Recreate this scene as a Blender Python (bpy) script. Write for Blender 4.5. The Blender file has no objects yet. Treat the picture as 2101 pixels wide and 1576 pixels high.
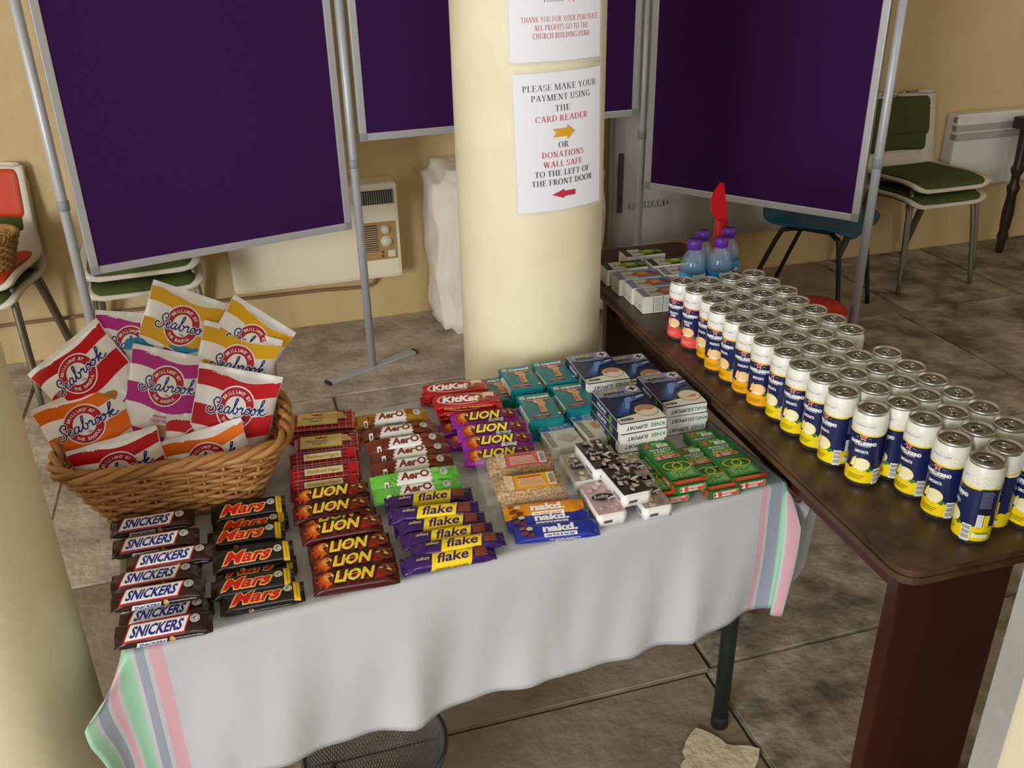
import bpy, bmesh, math, random
from mathutils import Vector, Matrix, noise
from mathutils.geometry import tessellate_polygon
random.seed(7)
SC = bpy.context.scene
COL = SC.collection
rad = math.radians
# ------------------------------------------------------------ camera
H = 1.65; FPX = 1900.0; PITCH = rad(26.4); ROLL = rad(-1.16); CX, CY = 1050.5, 788.0
_cp, _sp, _c, _s = math.cos(PITCH), math.sin(PITCH), math.cos(ROLL), math.sin(ROLL)
_r0, _d0, FWD = Vector((1, 0, 0)), Vector((0, -_sp, -_cp)), Vector((0, _cp, -_sp))
RIGHT = _c * _r0 - _s * _d0
DOWN = _s * _r0 + _c * _d0
cam = bpy.data.objects.new('camera', bpy.data.cameras.new('camera'))
COL.objects.link(cam)
cam.data.sensor_width = 36.0; cam.data.sensor_fit = 'HORIZONTAL'
cam.data.lens = FPX / 2101.0 * 36.0; cam.data.clip_start = 0.02
m3 = Matrix((RIGHT, -DOWN, -FWD)).transposed()
cam.matrix_world = Matrix.Translation((0, 0, H)) @ m3.to_4x4()
SC.camera = cam
# ------------------------------------------------------------ light
SC.view_settings.view_transform = 'Standard'; SC.view_settings.look = 'None'
SC.view_settings.gamma = 1.0; SC.view_settings.exposure = -0.08
SC.view_settings.use_curve_mapping = False
w = bpy.data.worlds.new('world'); SC.world = w; w.use_nodes = True
w.node_tree.nodes['Background'].inputs[0].default_value = (0.75, 0.8, 0.9, 1)
w.node_tree.nodes['Background'].inputs[1].default_value = 0.12
def area(name, loc, target, sx, sy, power, col):
    l = bpy.data.lights.new(name, 'AREA'); l.shape = 'RECTANGLE'; l.size = sx; l.size_y = sy
    l.energy = power; l.color = col
    o = bpy.data.objects.new(name, l); COL.objects.link(o); o.location = loc
    o.rotation_euler = (Vector(target) - Vector(loc)).to_track_quat('-Z', 'Y').to_euler()
    return o
area('doorway_daylight', (-3.6, -4.5, 1.9), (0.1, 3.0, 0.6), 2.0, 2.3, 440, (0.90, 0.95, 1.0))
area('front_fill_light', (1.0, -4.4, 2.0), (0.4, 2.6, 0.5), 1.8, 1.5, 62, (0.88, 0.94, 1.0))  # added fill lamp keeping the table front lit, not a known window
area('side_fill_light', (-3.6, 0.9, 2.3), (0.0, 2.8, 0.4), 1.2, 1.4, 26, (0.90, 0.95, 1.0))  # weaker fill lamp added on the left, no window built here
area('right_fill_light', (3.9, 0.6, 2.3), (1.7, 4.4, 0.6), 1.2, 1.4, 26, (0.95, 0.97, 1.0))  # lamp added to brighten the back right wall and floor, not a known window

# ------------------------------------------------------------ helpers
def px(x, y, z):
    d = (x - CX) / FPX * RIGHT + (y - CY) / FPX * DOWN + FWD
    k = (z - H) / d.z
    return Vector((d.x * k, d.y * k, z))
def px_plane(x, y, p0, n):
    d = (x - CX) / FPX * RIGHT + (y - CY) / FPX * DOWN + FWD
    o = Vector((0, 0, H)); k = (Vector(p0) - o).dot(n) / d.dot(n)
    return o + d * k
def lin(h):
    c = [int(h[i:i + 2], 16) / 255 for i in (0, 2, 4)]
    return tuple(x / 12.92 if x <= .04045 else ((x + .055) / 1.055) ** 2.4 for x in c) + (1.0,)
_M = {}
def M(hexc, rough=.5, metal=0., var=None, bump=None, coat=0., spec=.5, trans=0., ior=1.45, alpha=1., sheen=0.):
    """principled material; var = (scale, second colour, contrast), bump = (scale, strength, distance)"""
    key = (hexc, rough, metal, var, bump, coat, spec, trans, ior, alpha, sheen)
    if key in _M: return _M[key]
    m = bpy.data.materials.new('m_' + hexc); m.use_nodes = True
    nt = m.node_tree; b = nt.nodes['Principled BSDF']
    b.inputs['Base Color'].default_value = lin(hexc); b.inputs['Roughness'].default_value = rough
    b.inputs['Metallic'].default_value = metal; b.inputs['Specular IOR Level'].default_value = spec
    b.inputs['Coat Weight'].default_value = coat; b.inputs['Transmission Weight'].default_value = trans
    b.inputs['IOR'].default_value = ior; b.inputs['Alpha'].default_value = alpha
    b.inputs['Sheen Weight'].default_value = sheen
    tc = nt.nodes.new('ShaderNodeTexCoord')
    if var:
        n = nt.nodes.new('ShaderNodeTexNoise'); n.inputs['Scale'].default_value = var[0]; n.inputs['Detail'].default_value = 8
        n.inputs['Roughness'].default_value = .62
        r = nt.nodes.new('ShaderNodeValToRGB'); c = var[2]
        r.color_ramp.elements[0].position = .5 - c; r.color_ramp.elements[1].position = .5 + c
        r.color_ramp.elements[0].color = lin(hexc); r.color_ramp.elements[1].color = lin(var[1])
        nt.links.new(tc.outputs['Object'], n.inputs['Vector']); nt.links.new(n.outputs['Fac'], r.inputs['Fac'])
        nt.links.new(r.outputs['Color'], b.inputs['Base Color'])
    if bump:
        n = nt.nodes.new('ShaderNodeTexNoise'); n.inputs['Scale'].default_value = bump[0]; n.inputs['Detail'].default_value = 6
        bp = nt.nodes.new('ShaderNodeBump'); bp.inputs['Strength'].default_value = bump[1]; bp.inputs['Distance'].default_value = bump[2]
        nt.links.new(tc.outputs['Object'], n.inputs['Vector']); nt.links.new(n.outputs['Fac'], bp.inputs['Height'])
        nt.links.new(bp.outputs['Normal'], b.inputs['Normal'])
    _M[key] = m
    return m

class MB:
    """mesh builder: collects shapes and links them as one mesh object"""
    def __init__(s): s.v = []; s.f = []; s.mi = []; s.sm = []
    def add(s, vs, fs, mi=0, smooth=False, mx=None):
        o = len(s.v)
        s.v += [tuple(mx @ Vector(p)) if mx else tuple(p) for p in vs]
        for f in fs: s.f.append([i + o for i in f]); s.mi.append(mi); s.sm.append(smooth)
        return s
    def box(s, x0, x1, y0, y1, z0, z1, b=0., mi=0, mx=None):
        if b <= 0:
            vs = [(x, y, z) for z in (z0, z1) for y in (y0, y1) for x in (x0, x1)]
            fs = [(0, 2, 3, 1), (4, 5, 7, 6), (0, 1, 5, 4), (2, 6, 7, 3), (0, 4, 6, 2), (1, 3, 7, 5)]
            return s.add(vs, fs, mi, False, mx)
        bm = bmesh.new(); bmesh.ops.create_cube(bm, size=1)
        for v in bm.verts:
            v.co = Vector(((x0 + x1) / 2 + v.co.x * (x1 - x0), (y0 + y1) / 2 + v.co.y * (y1 - y0), (z0 + z1) / 2 + v.co.z * (z1 - z0)))
        bmesh.ops.bevel(bm, geom=bm.edges[:], offset=b, segments=2, affect='EDGES', profile=.6)
        s.bm(bm, mi, False, mx); return s
    def bm(s, bm, mi=0, smooth=False, mx=None):
        bm.verts.index_update()
        s.add([v.co.copy() for v in bm.verts], [[v.index for v in f.verts] for f in bm.faces], mi, smooth, mx); bm.free()
    def tube(s, pts, r, n=8, mi=0, caps=True, closed=False, mx=None):
        pts = [Vector(p) for p in pts]; N = len(pts); vs = []; fs = []
        rr = r if isinstance(r, (list, tuple)) else [r] * N
        up = None
        for i, p in enumerate(pts):
            a = pts[i - 1] if (i > 0 or closed) else p; b = pts[(i + 1) % N] if (i < N - 1 or closed) else p
            t = (b - a).normalized()
            if up is None: up = Vector((0, 0, 1)) if abs(t.z) < .9 else Vector((1, 0, 0))
            x = up.cross(t)
            if x.length < 1e-6: x = Vector((1, 0, 0)).cross(t)
            x.normalize(); up = t.cross(x)
            for k in range(n):
                an = 2 * math.pi * k / n; vs.append(p + (x * math.cos(an) + up * math.sin(an)) * rr[i])
        for i in range(N if closed else N - 1):
            j = (i + 1) % N
            for k in range(n): fs.append((i * n + k, i * n + (k + 1) % n, j * n + (k + 1) % n, j * n + k))
        if caps and not closed: fs += [tuple(reversed(range(n))), tuple(range((N - 1) * n, N * n))]
        return s.add(vs, fs, mi, True, mx)
    def lathe(s, prof, n=28, mi=0, mx=None, seg_mi=None):
        vs = [(r * math.cos(2 * math.pi * k / n), r * math.sin(2 * math.pi * k / n), z) for r, z in prof for k in range(n)]
        for i in range(len(prof) - 1):
            pass
        o = len(s.v); s.v += [tuple(mx @ Vector(p)) if mx else p for p in vs]
        for i in range(len(prof) - 1):
            for k in range(n):
                s.f.append([o + i * n + k, o + i * n + (k + 1) % n, o + (i + 1) * n + (k + 1) % n, o + (i + 1) * n + k])
                s.mi.append(seg_mi[i] if seg_mi else mi); s.sm.append(True)
        return s
    def prism(s, poly, z0, z1, mi=0, mx=None, smooth=False):
        n = len(poly)
        vs = [(x, y, z0) for x, y in poly] + [(x, y, z1) for x, y in poly]
        fs = [tuple(range(n, 2 * n)), tuple(reversed(range(n)))] + [(i, (i + 1) % n, n + (i + 1) % n, n + i) for i in range(n)]
        return s.add(vs, fs, mi, smooth, mx)
    def grid(s, fn, nu, nv, mi=0, flip=False, mx=None, closed_u=False):
        vs = [fn(i / (nu if closed_u else nu - 1), j / (nv - 1)) for j in range(nv) for i in range(nu)]
        fs = []
        for j in range(nv - 1):
            for i in range(nu if closed_u else nu - 1):
                k = (i + 1) % nu; q = (j * nu + i, j * nu + k, (j + 1) * nu + k, (j + 1) * nu + i)
                fs.append(q[::-1] if flip else q)
        return s.add(vs, fs, mi, True, mx)
    def mesh(s, name, mats):
        me = bpy.data.meshes.new(name); me.from_pydata(s.v, [], s.f)
        for m in (mats if isinstance(mats, (list, tuple)) else [mats]): me.materials.append(m)
        me.polygons.foreach_set('material_index', s.mi); me.polygons.foreach_set('use_smooth', s.sm)
        me.update(); return me
    def build(s, name, mats, parent=None, **k): return ob(name, s.mesh(name, mats), parent, **k)

def ob(name, me, parent=None, loc=None, rz=None, mx=None):
    o = bpy.data.objects.new(name, me); COL.objects.link(o)
    if parent: o.parent = parent
    if loc is not None: o.location = loc
    if rz is not None: o.rotation_euler = (0, 0, rz)
    if mx is not None: o.matrix_basis = mx
    return o
def tag(o, label, cat, group=None, kind=None):
    if label: o['label'] = label
    if cat: o['category'] = cat
    if group: o['group'] = group
    if kind: o['kind'] = kind
    return o
def thing(name, label, cat, loc=(0, 0, 0), rz=0., group=None, mx=None):
    o = ob(name, None, None, loc, rz); o.empty_display_size = .05
    if mx is not None: o.matrix_basis = mx
    return tag(o, label, cat, group)
def struct(o, label=None): o['kind'] = 'structure'; o['label'] = label or o.name.replace('_', ' '); return o
def copy_tree(o, parent=None):
    c = o.copy(); COL.objects.link(c); c.parent = parent
    for ch in o.children: copy_tree(ch, c)
    return c
_used = set()
def inst(proto, label, loc=None, rz=0., mx=None, group=None):
    """first call uses the prototype itself, later calls copy it with its parts"""
    o = proto if proto.name not in _used else copy_tree(proto)
    _used.add(proto.name)
    if mx is not None: o.matrix_basis = mx
    else: o.location = loc; o.rotation_euler = (0, 0, rz)
    o['label'] = label
    if group: o['group'] = group
    return o
def smooth_path(pts, k=6, closed=False):
    P = [Vector(p) for p in pts]; n = len(P); out = []
    for i in range(n if closed else n - 1):
        g = (lambda j: P[j % n]) if closed else (lambda j: P[max(0, min(n - 1, j))])
        p0, p1, p2, p3 = g(i - 1), g(i), g(i + 1), g(i + 2)
        for t in range(k):
            t /= k
            out.append(.5 * ((2 * p1) + (p2 - p0) * t + (2 * p0 - 5 * p1 + 4 * p2 - p3) * t * t + (3 * p1 - p0 - 3 * p2 + p3) * t ** 3))
    if not closed: out.append(P[-1])
    return out

# ------------------------------------------------------------ flat print laid on surfaces
_T = {}
def text_tris(s, bold=0.):
    k = (s, bold)
    if k not in _T:
        cu = bpy.data.curves.new('t', 'FONT'); cu.body = s; cu.size = 1; cu.resolution_u = 2; cu.offset = bold
        o = bpy.data.objects.new('t', cu); me = o.to_mesh(); me.calc_loop_triangles()
        T = [[tuple(me.vertices[i].co[:2]) for i in t.vertices] for t in me.loop_triangles]
        o.to_mesh_clear(); bpy.data.objects.remove(o); bpy.data.curves.remove(cu)
        xs = [p[0] for t in T for p in t] or [0, 1]; x0, x1 = min(xs), max(xs)
        _T[k] = ([[((x - x0) / .727, y / .727) for x, y in t] for t in T], (x1 - x0) / .727)
    return _T[k]
def arc_pts(cx, cy, rx, ry, a0=0, a1=360, n=28):
    return [(cx + rx * math.cos(rad(a0 + (a1 - a0) * i / n)), cy + ry * math.sin(rad(a0 + (a1 - a0) * i / n))) for i in range(n + (0 if a1 - a0 == 360 else 1))]
class Art:
    def __init__(s): s.L = []
    def tri(s, T, mat):
        s.L.append((T, mat)); return s
    def poly(s, pts, mat):
        t = tessellate_polygon([[Vector((x, y, 0)) for x, y in pts]])
        return s.tri([[pts[i] for i in f] for f in t], mat)
    def rect(s, x0, x1, y0, y1, mat, sh=0.):
        return s.poly([(x0 + sh * y0, y0), (x1 + sh * y0, y0), (x1 + sh * y1, y1), (x0 + sh * y1, y1)] if sh else [(x0, y0), (x1, y0), (x1, y1), (x0, y1)], mat)
    def ell(s, cx, cy, rx, ry, mat, n=24): return s.poly(arc_pts(cx, cy, rx, ry, 0, 360, n), mat)
    def ring(s, cx, cy, r0, r1, mat, a0=0, a1=360, n=32, k=1.):
        a, b = arc_pts(cx, cy, r0, r0 * k, a0, a1 - 1e-6, n), arc_pts(cx, cy, r1, r1 * k, a0, a1 - 1e-6, n)
        T = []
        for i in range(n): T += [[a[i], b[i], b[i + 1]], [a[i], b[i + 1], a[i + 1]]]
        return s.tri(T, mat)
    def text(s, t, x, y, h, mat, width=None, align='c', shear=0., bold=0., rot=0., wmul=1.):
        T, w = text_tris(t, bold); sx = (width / w) if width else h * wmul; W = w * sx
        dx = {'c': -W / 2, 'l': 0, 'r': -W}[align]; c, q = math.cos(rot), math.sin(rot)
        def f(p):
            X = dx + p[0] * sx + shear * (p[1] - .5) * h; Y = (p[1] - .5) * h
            return (x + X * c - Y * q, y + X * q + Y * c)
        return s.tri([[f(p) for p in tr] for tr in T], mat)
    def arctext(s, t, cx, cy, r, h, mat, a_mid, span, bold=.02, inside=False):
        n = len(t); T = []
        for i, chv in enumerate(t):
            if chv == ' ': continue
            a = a_mid + span * (.5 - (i + .5) / n) * (-1 if inside else 1)
            tr, w = text_tris(chv, bold); ra = rad(a); ro = ra - math.pi / 2 + (math.pi if inside else 0); c, q = math.cos(ro), math.sin(ro)
            for z in tr:
                T.append([(cx + r * math.cos(ra) + ((p[0] - w / 2) * h) * c - ((p[1] - .5) * h) * q, cy + r * math.sin(ra) + ((p[0] - w / 2) * h) * q + ((p[1] - .5) * h) * c) for p in z])
        return s.tri(T, mat)
    def stroke(s, paths, wd, mat, f=lambda p: p, closed=False):
        T = []
        for P in paths:
            P = [Vector(f(p)) for p in P]; n = len(P); L = []
            for i in range(n):
                a = P[i - 1] if (i or closed) else P[i]; b = P[(i + 1) % n] if (i < n - 1 or closed) else P[i]
                d = (b - a).normalized(); q = Vector((-d.y, d.x)) * wd / 2
                if i == 0 and not closed: e = P[0] - d * wd * .4
                elif i == n - 1 and not closed: e = P[-1] + d * wd * .4
                else: e = P[i]
                L.append((tuple(e + q), tuple(e - q)))
            for i in range(n if closed else n - 1):
                j = (i + 1) % n
                T += [[L[i][0], L[i][1], L[j][1]], [L[i][0], L[j][1], L[j][0]]]
        return s.tri(T, mat)
    def mesh(s, name, S, maxe=None, eps=.00015, base=.00025, clip=None):
        v, f, mi, mats, nm = [], [], [], [], []
        for li, (T, mat) in enumerate(s.L):
            if mat not in mats: mats.append(mat)
            k = mats.index(mat); h = base + eps * li; idx = {}
            stack = list(T); out = []
            while stack:
                t = stack.pop()
                if maxe:
                    e = [((t[i][0] - t[i - 2][0]) ** 2 + (t[i][1] - t[i - 2][1]) ** 2, i) for i in range(3)]
                    m = max(e)
                    if m[0] > maxe * maxe:
                        i = m[1]; a, b, c = t[i], t[i - 2], t[i - 1]; md = ((a[0] + b[0]) / 2, (a[1] + b[1]) / 2)
                        stack += [[a, md, c], [md, b, c]]; continue
                out.append(t)
            for t in out:
                ar = (t[1][0] - t[0][0]) * (t[2][1] - t[0][1]) - (t[2][0] - t[0][0]) * (t[1][1] - t[0][1])
                if abs(ar) < 1e-13: continue
                if ar < 0: t = t[::-1]
                g = []
                for p in t:
                    key = (round(p[0] * 1e5), round(p[1] * 1e5))
                    if key not in idx:
                        a = Vector(S(p[0], p[1], h)); idx[key] = len(v); v.append(tuple(a))
                        if maxe: nm.append((Vector(S(p[0], p[1], h + .002)) - a).normalized())
                    g.append(idx[key])
                if len(set(g)) == 3: f.append(g); mi.append(k)
        me = bpy.data.meshes.new(name); me.from_pydata(v, [], f)
        for m in mats: me.materials.append(m)
        me.polygons.foreach_set('material_index', mi)
        if maxe:
            me.polygons.foreach_set('use_smooth', [True] * len(f)); me.update()
            me.normals_split_custom_set_from_vertices([tuple(n) for n in nm])
        me.update(); return me
    def build(s, name, S, parent, maxe=None, **k): return ob(name, s.mesh(name, S, maxe, **k), parent)
ORD = ['first', 'second', 'third', 'fourth', 'fifth', 'sixth', 'seventh', 'eighth', 'ninth', 'tenth', 'eleventh', 'twelfth', 'thirteenth', 'fourteenth', 'fifteenth']
# ------------------------------------------------------------ the room
RA = rad(16.5); WY = 4.073
def room(xl, yl, z=0.): return Vector((xl * math.cos(RA) - yl * math.sin(RA), xl * math.sin(RA) + yl * math.cos(RA), z))
RMX = Matrix.Rotation(RA, 4, 'Z')
WALLM = M('c4a570', .85, var=(1.6, 'd2bb8e', .3), bump=(9, .35, .03))
WHITEM = M('f2ebe0', .9, var=(6, 'e4d8c6', .25), bump=(14, .35, .012))
COLM = M('ece3c4', .6, var=(5, 'e2d6b2', .2), bump=(60, .12, .004))
JOINT = M('4a4239', .95, var=(20, '6a6054', .2))
STONES = [M('65584a', .62, var=(v, 'b3a794', .13), bump=(30, .6, .012)) for v in (4.6, 6.4, 5.3)] + [M('7d6c56', .6, var=(3.1, 'a39583', .18), bump=(22, .5, .012))]
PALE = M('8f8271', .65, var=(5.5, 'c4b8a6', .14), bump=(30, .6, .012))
mb = MB(); mb.box(-5.2, 5.4, -5.8, WY + .1, -.1, -.012)
floor = struct(mb.build('floor', JOINT, rz=RA), 'worn grey-brown stone flagged floor')
rows = [-3.1, -2.3, -1.5, -.75, 0, .75, 1.52, 2.35, 3.31, WY]
fixed = {5: [-3.5, -2.6, -1.75, -.9, 0.02, .93, 1.9, 2.8, 3.6, 4.5, 5.3], 6: [-3.5, -2.7, -1.9, -1.0, -.15, .95, 1.85, 2.75, 3.7, 4.6, 5.3],
         7: [-3.5, -2.5, -1.6, -.7, .25, 1.1, 2.0, 2.85, 3.6, 4.5, 5.3], 8: [-3.5, -2.7, -1.7, -.9, .05, 1.2, 2.1, 2.92, 3.57, 4.4, 5.3]}
for r in range(len(rows) - 1):
    xs = fixed.get(r) or [-3.5 + i * .88 for i in range(11)]
    for i in range(len(xs) - 1):
        a, b, c, d = xs[i] + .002, xs[i + 1] - .002, rows[r] + .002, rows[r + 1] - .002
        dz = random.uniform(-.003, .004); jt = lambda: random.uniform(-.006, .006)
        bm = bmesh.new()
        q = [bm.verts.new((x + jt(), y + jt(), z + dz)) for z in (-.05, 0) for x, y in ((a, c), (b, c), (b, d), (a, d))]
        for f in ((3, 2, 1, 0), (4, 5, 6, 7), (0, 1, 5, 4), (1, 2, 6, 5), (2, 3, 7, 6), (3, 0, 4, 7)): bm.faces.new([q[k] for k in f])
        bmesh.ops.bevel(bm, geom=[e for e in bm.edges if e.verts[0].co.z > -.03 and e.verts[1].co.z > -.03], offset=.005, segments=2, affect='EDGES')
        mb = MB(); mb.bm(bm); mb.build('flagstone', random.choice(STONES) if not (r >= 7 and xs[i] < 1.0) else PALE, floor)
# pale mortar repair in the floor by the table leg
mb = MB(); c0 = RMX.inverted() @ px(1480, 1580, 0)
pp = [(c0.x + (.10 + .025 * math.sin(3 * a + 1) + .02 * math.sin(7 * a)) * math.cos(a) * .75, c0.y + (.10 + .02 * math.cos(4 * a)) * math.sin(a)) for a in [i * math.pi / 16 for i in range(32)]]
mb.prism(pp, -.004, .0042); mb.build('mortar_patch', M('e6dabb', .9, var=(14, 'c4b592', .25), bump=(40, .6, .01)), floor)['label'] = 'pale mortar patch'

def slabwall(name, x0, x1, y0, y1, z0, z1, mat, lab):
    mb = MB(); mb.box(x0, x1, y0, y1, z0, z1); return struct(mb.build(name, mat, rz=RA), lab)
slabwall('wall_back', -5.3, 5.5, WY, WY + .25, -.05, 3.1, WALLM, 'warm cream plaster wall behind the purple boards')
slabwall('wall_left', -5.45, -5.2, -5.8, WY + .2, -.05, 3.1, WALLM, 'cream plaster side wall on the left')
slabwall('wall_right', 5.4, 5.65, -5.8, WY + .2, -.05, 3.1, WALLM, 'cream plaster side wall on the right')
slabwall('wall_front', -5.3, 5.5, -6.0, -5.75, -.05, 3.1, WALLM, 'cream plaster wall behind the viewer')
slabwall('ceiling', -5.45, 5.65, -6.0, WY + .3, 3.05, 3.2, M('e6dec9', .9), 'pale plaster ceiling')

def rough_block(mb, x0, x1, y0, y1, z0, z1, amp, fr, step=.05, rnd=.05):
    bm = bmesh.new(); bmesh.ops.create_cube(bm, size=1)
    for v in bm.verts: v.co = Vector(((x0 + x1) / 2 + v.co.x * (x1 - x0), (y0 + y1) / 2 + v.co.y * (y1 - y0), (z0 + z1) / 2 + v.co.z * (z1 - z0)))
    bmesh.ops.bevel(bm, geom=bm.edges[:], offset=rnd, segments=3, affect='EDGES')
    for _ in range(4):
        L = [e for e in bm.edges if e.calc_length() > step]
        if not L: break
        bmesh.ops.subdivide_edges(bm, edges=L, cuts=1, use_grid_fill=True)
    bmesh.ops.triangulate(bm, faces=bm.faces[:])
    for v in bm.verts:
        n = noise.noise_vector(v.co * fr) * amp + noise.noise_vector(v.co * fr * 3.3) * amp * .4
        v.co += Vector((n.x, n.y, n.z * .4))
    mb.bm(bm, 0, True)
mb = MB(); rough_block(mb, .80, 1.56, 3.70, WY + .05, -.02, .73, .025, 5)
rough_block(mb, .97, 1.56, 3.78, WY + .05, .60, 2.9, .012, 3, .09, .03)
struct(mb.build('wall_pier', WHITEM, rz=RA), 'rough whitewashed stone pier behind the round column')
# round columns
def column(name, c, r, lab, n=64):
    mb = MB(); z = [0, .02, .06, .1, .14] + [.2 + .1 * i for i in range(29)]
    prof = [(r + .03, 0), (r + .03, .04), (r + .012, .06), (r, .1)] + [(r, k) for k in z[5:]]
    mb.lathe(prof, n); return struct(mb.build(name, COLM, loc=(c[0], c[1], 0)), lab)
CC = Vector((.052, 2.205, 0)); CR = .175
column('column', CC, CR, 'round cream-painted column carrying two paper notices')
column('column', (-.873, 1.128), .170, 'round cream-painted column at the left beside the striped cloth')
# doorway jamb at the right
mb = MB(); mb.prism([(0.707, 1.0), (1.3, 1.2), (1.3, .3), (.9, .3), (.725, .90), (.667, .975)], 0, 3.0)
struct(mb.build('trim_1', M('d6cdb3', .7, var=(5, 'cabf9f', .25), bump=(40, .2, .006))), 'cream door jamb at the right edge')
mb = MB(); mb.prism([(.662, .968), (.707, 1.006), (.725, 1.004), (.686, .942)], 0, 3.0)
struct(mb.build('trim_2', M('9a9791', .8, var=(7, '8b8780', .25), bump=(30, .5, .01))), 'grey-painted edge of the door jamb')

# memorial slab on the wall with raised letters
SLAB = M('d2d2cf', .6, var=(4, 'b8b8b4', .25), bump=(20, .3, .01))
sl = thing('memorial_slab', 'grey stone memorial slab with raised letters RICHARD on the back wall', 'memorial')
sl.rotation_euler = (0, 0, RA)
rl = lambda p: RMX.inverted() @ p
mb = MB(); rough_block(mb, 1.70, 2.75, WY - .05, WY + .02, .22, 2.1, .006, 4, .12, .012); mb.build('slab', SLAB, sl)
mb = MB(); mb.box(1.735, 1.757, WY - .062, WY - .04, .40, .68); mb.build('corroded_strip', M('4a463a', .9, var=(30, '6d6650', .2), bump=(40, 1, .02)), sl)
cu = bpy.data.curves.new('letters', 'FONT'); cu.body = 'RICHARD'; cu.size = .045; cu.extrude = .004; cu.bevel_depth = .0008; cu.space_character = 1.15
o = bpy.data.objects.new('l', cu); me = bpy.data.meshes.new_from_object(o); bpy.data.objects.remove(o)
me.materials.append(SLAB); me.name = 'raised_letters'
lo = ob('raised_letters', me, sl); lo.matrix_basis = Matrix.Translation((1.795, WY - .060, .412)) @ Matrix.Rotation(math.pi / 2, 4, 'X')

# wall heater with grille and controls
CREAMP = M('e6dcc0', .45, bump=(40, .05, .002))
ht = thing('wall_heater', 'cream wall-mounted gas heater with slotted grille and round dials', 'heater'); ht.rotation_euler = (0, 0, RA)
x1 = .667; x0 = x1 - .74; yf = WY - .13
mb = MB(); mb.box(x0, x1, yf, WY, .235, .665, .018); mb.build('casing', CREAMP, ht)
mb = MB(); mb.box(x1 - .19, x1 - .02, yf - .004, yf + .01, .575, .635); gr = mb.build('grille_recess', M('2a2622', .8), ht)
for i in range(17):
    mb = MB(); xx = x1 - .185 + i * .0098; mb.box(xx, xx + .0045, yf - .008, yf, .578, .632); mb.build('slat', M('8f8878', .5), gr)
mb = MB(); mb.box(x1 - .19, x1 - .02, yf - .007, yf + .01, .325, .495, .004); cp = mb.build('control_panel', M('b08f5c', .5, var=(30, '9d7c4a', .3)), ht)
mb = MB(); mb.box(x1 - .185, x1 - .105, yf - .010, yf, .365, .485); mb.build('grille', M('4b3c28', .7), cp)
for i in range(12):
    mb = MB(); zz = .368 + i * .0098; mb.box(x1 - .184, x1 - .106, yf - .013, yf - .006, zz, zz + .004); mb.build('slat', M('b49a6d', .5), cp)
for (dx, z, r) in ((-.068, .462, .017), (-.066, .408, .022)):
    mb = MB(); mb.lathe([(r * 1.15, 0), (r * 1.15, .004), (r, .005), (r * .92, .018), (0, .018)], 24, mx=Matrix.Translation((x1 + dx, yf - .007, z)) @ Matrix.Rotation(math.pi / 2, 4, 'X'))
    mb.build('dial', M('cfc6b0', .35), cp)
mb = MB(); mb.box(x1 - .062, x1 - .03, yf - .009, yf, .335, .365, .002); mb.build('rating_plate', M('d8cfb8', .4), cp)
for z in (.337, .357):
    mb = MB(); mb.box(x1 - .088, x1 - .082, yf - .010, yf, z, z + .010); mb.build('indicator', M('7a1c12', .4), cp)
mb = MB(); mb.tube(smooth_path([room(.56, WY - .05, .25), room(.55, WY - .03, .19), room(.5, WY - .018, .165), room(.3, WY - .016, .172), room(0, WY - .016, .175), room(-.5, WY - .016, .185), room(-1.4, WY - .016, .18)]), .008, 8)
tag(mb.build('heater_pipe', M('8a6848', .6)), 'thin brown pipe running along the wall under the cream heater', 'pipe')
# panel heater on the right
h2 = thing('panel_heater', 'long pale panel heater with ribbed top behind the green chairs', 'heater'); h2.rotation_euler = (0, 0, RA)
mb = MB(); mb.box(3.6, 4.7, WY - .09, WY - .003, .35, .735, .012); mb.build('casing', M('d9d6cc', .45), h2)
for i in range(3):
    mb = MB(); zz = .60 + i * .043; mb.box(3.6, 4.7, WY - .1 + i * .008, WY - .05, zz, zz + .036, .004); mb.build('top_grille_rib', M('a8a59a', .5), h2)
# dark turned leg table at the right edge
tb = thing('side_table', 'dark wooden table with turned legs at the far right by the wall', 'table', loc=(2.74, 4.58, 0), rz=RA)
DW = M('2c1d14', .4, var=(14, '3d281a', .3))
prof = [(.016, 0), (.022, .03), (.02, .06), (.03, .09), (.022, .12), (.026, .14), (.03, .22), (.024, .32), (.034, .36), (.022, .38), (.022, .42), (.034, .45), (.024, .48), (.03, .66)]
for (a, b) in ((0, 0), (.6, 0), (0, .25), (.6, .25)):
    mb = MB(); mb.lathe([(0, 0)] + prof, 14, mx=Matrix.Translation((a, b, 0))); mb.build('leg', DW, tb)
mb = MB(); mb.box(-.05, .65, -.05, .30, .66, .72, .01); mb.build('table_top', DW, tb)
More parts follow.
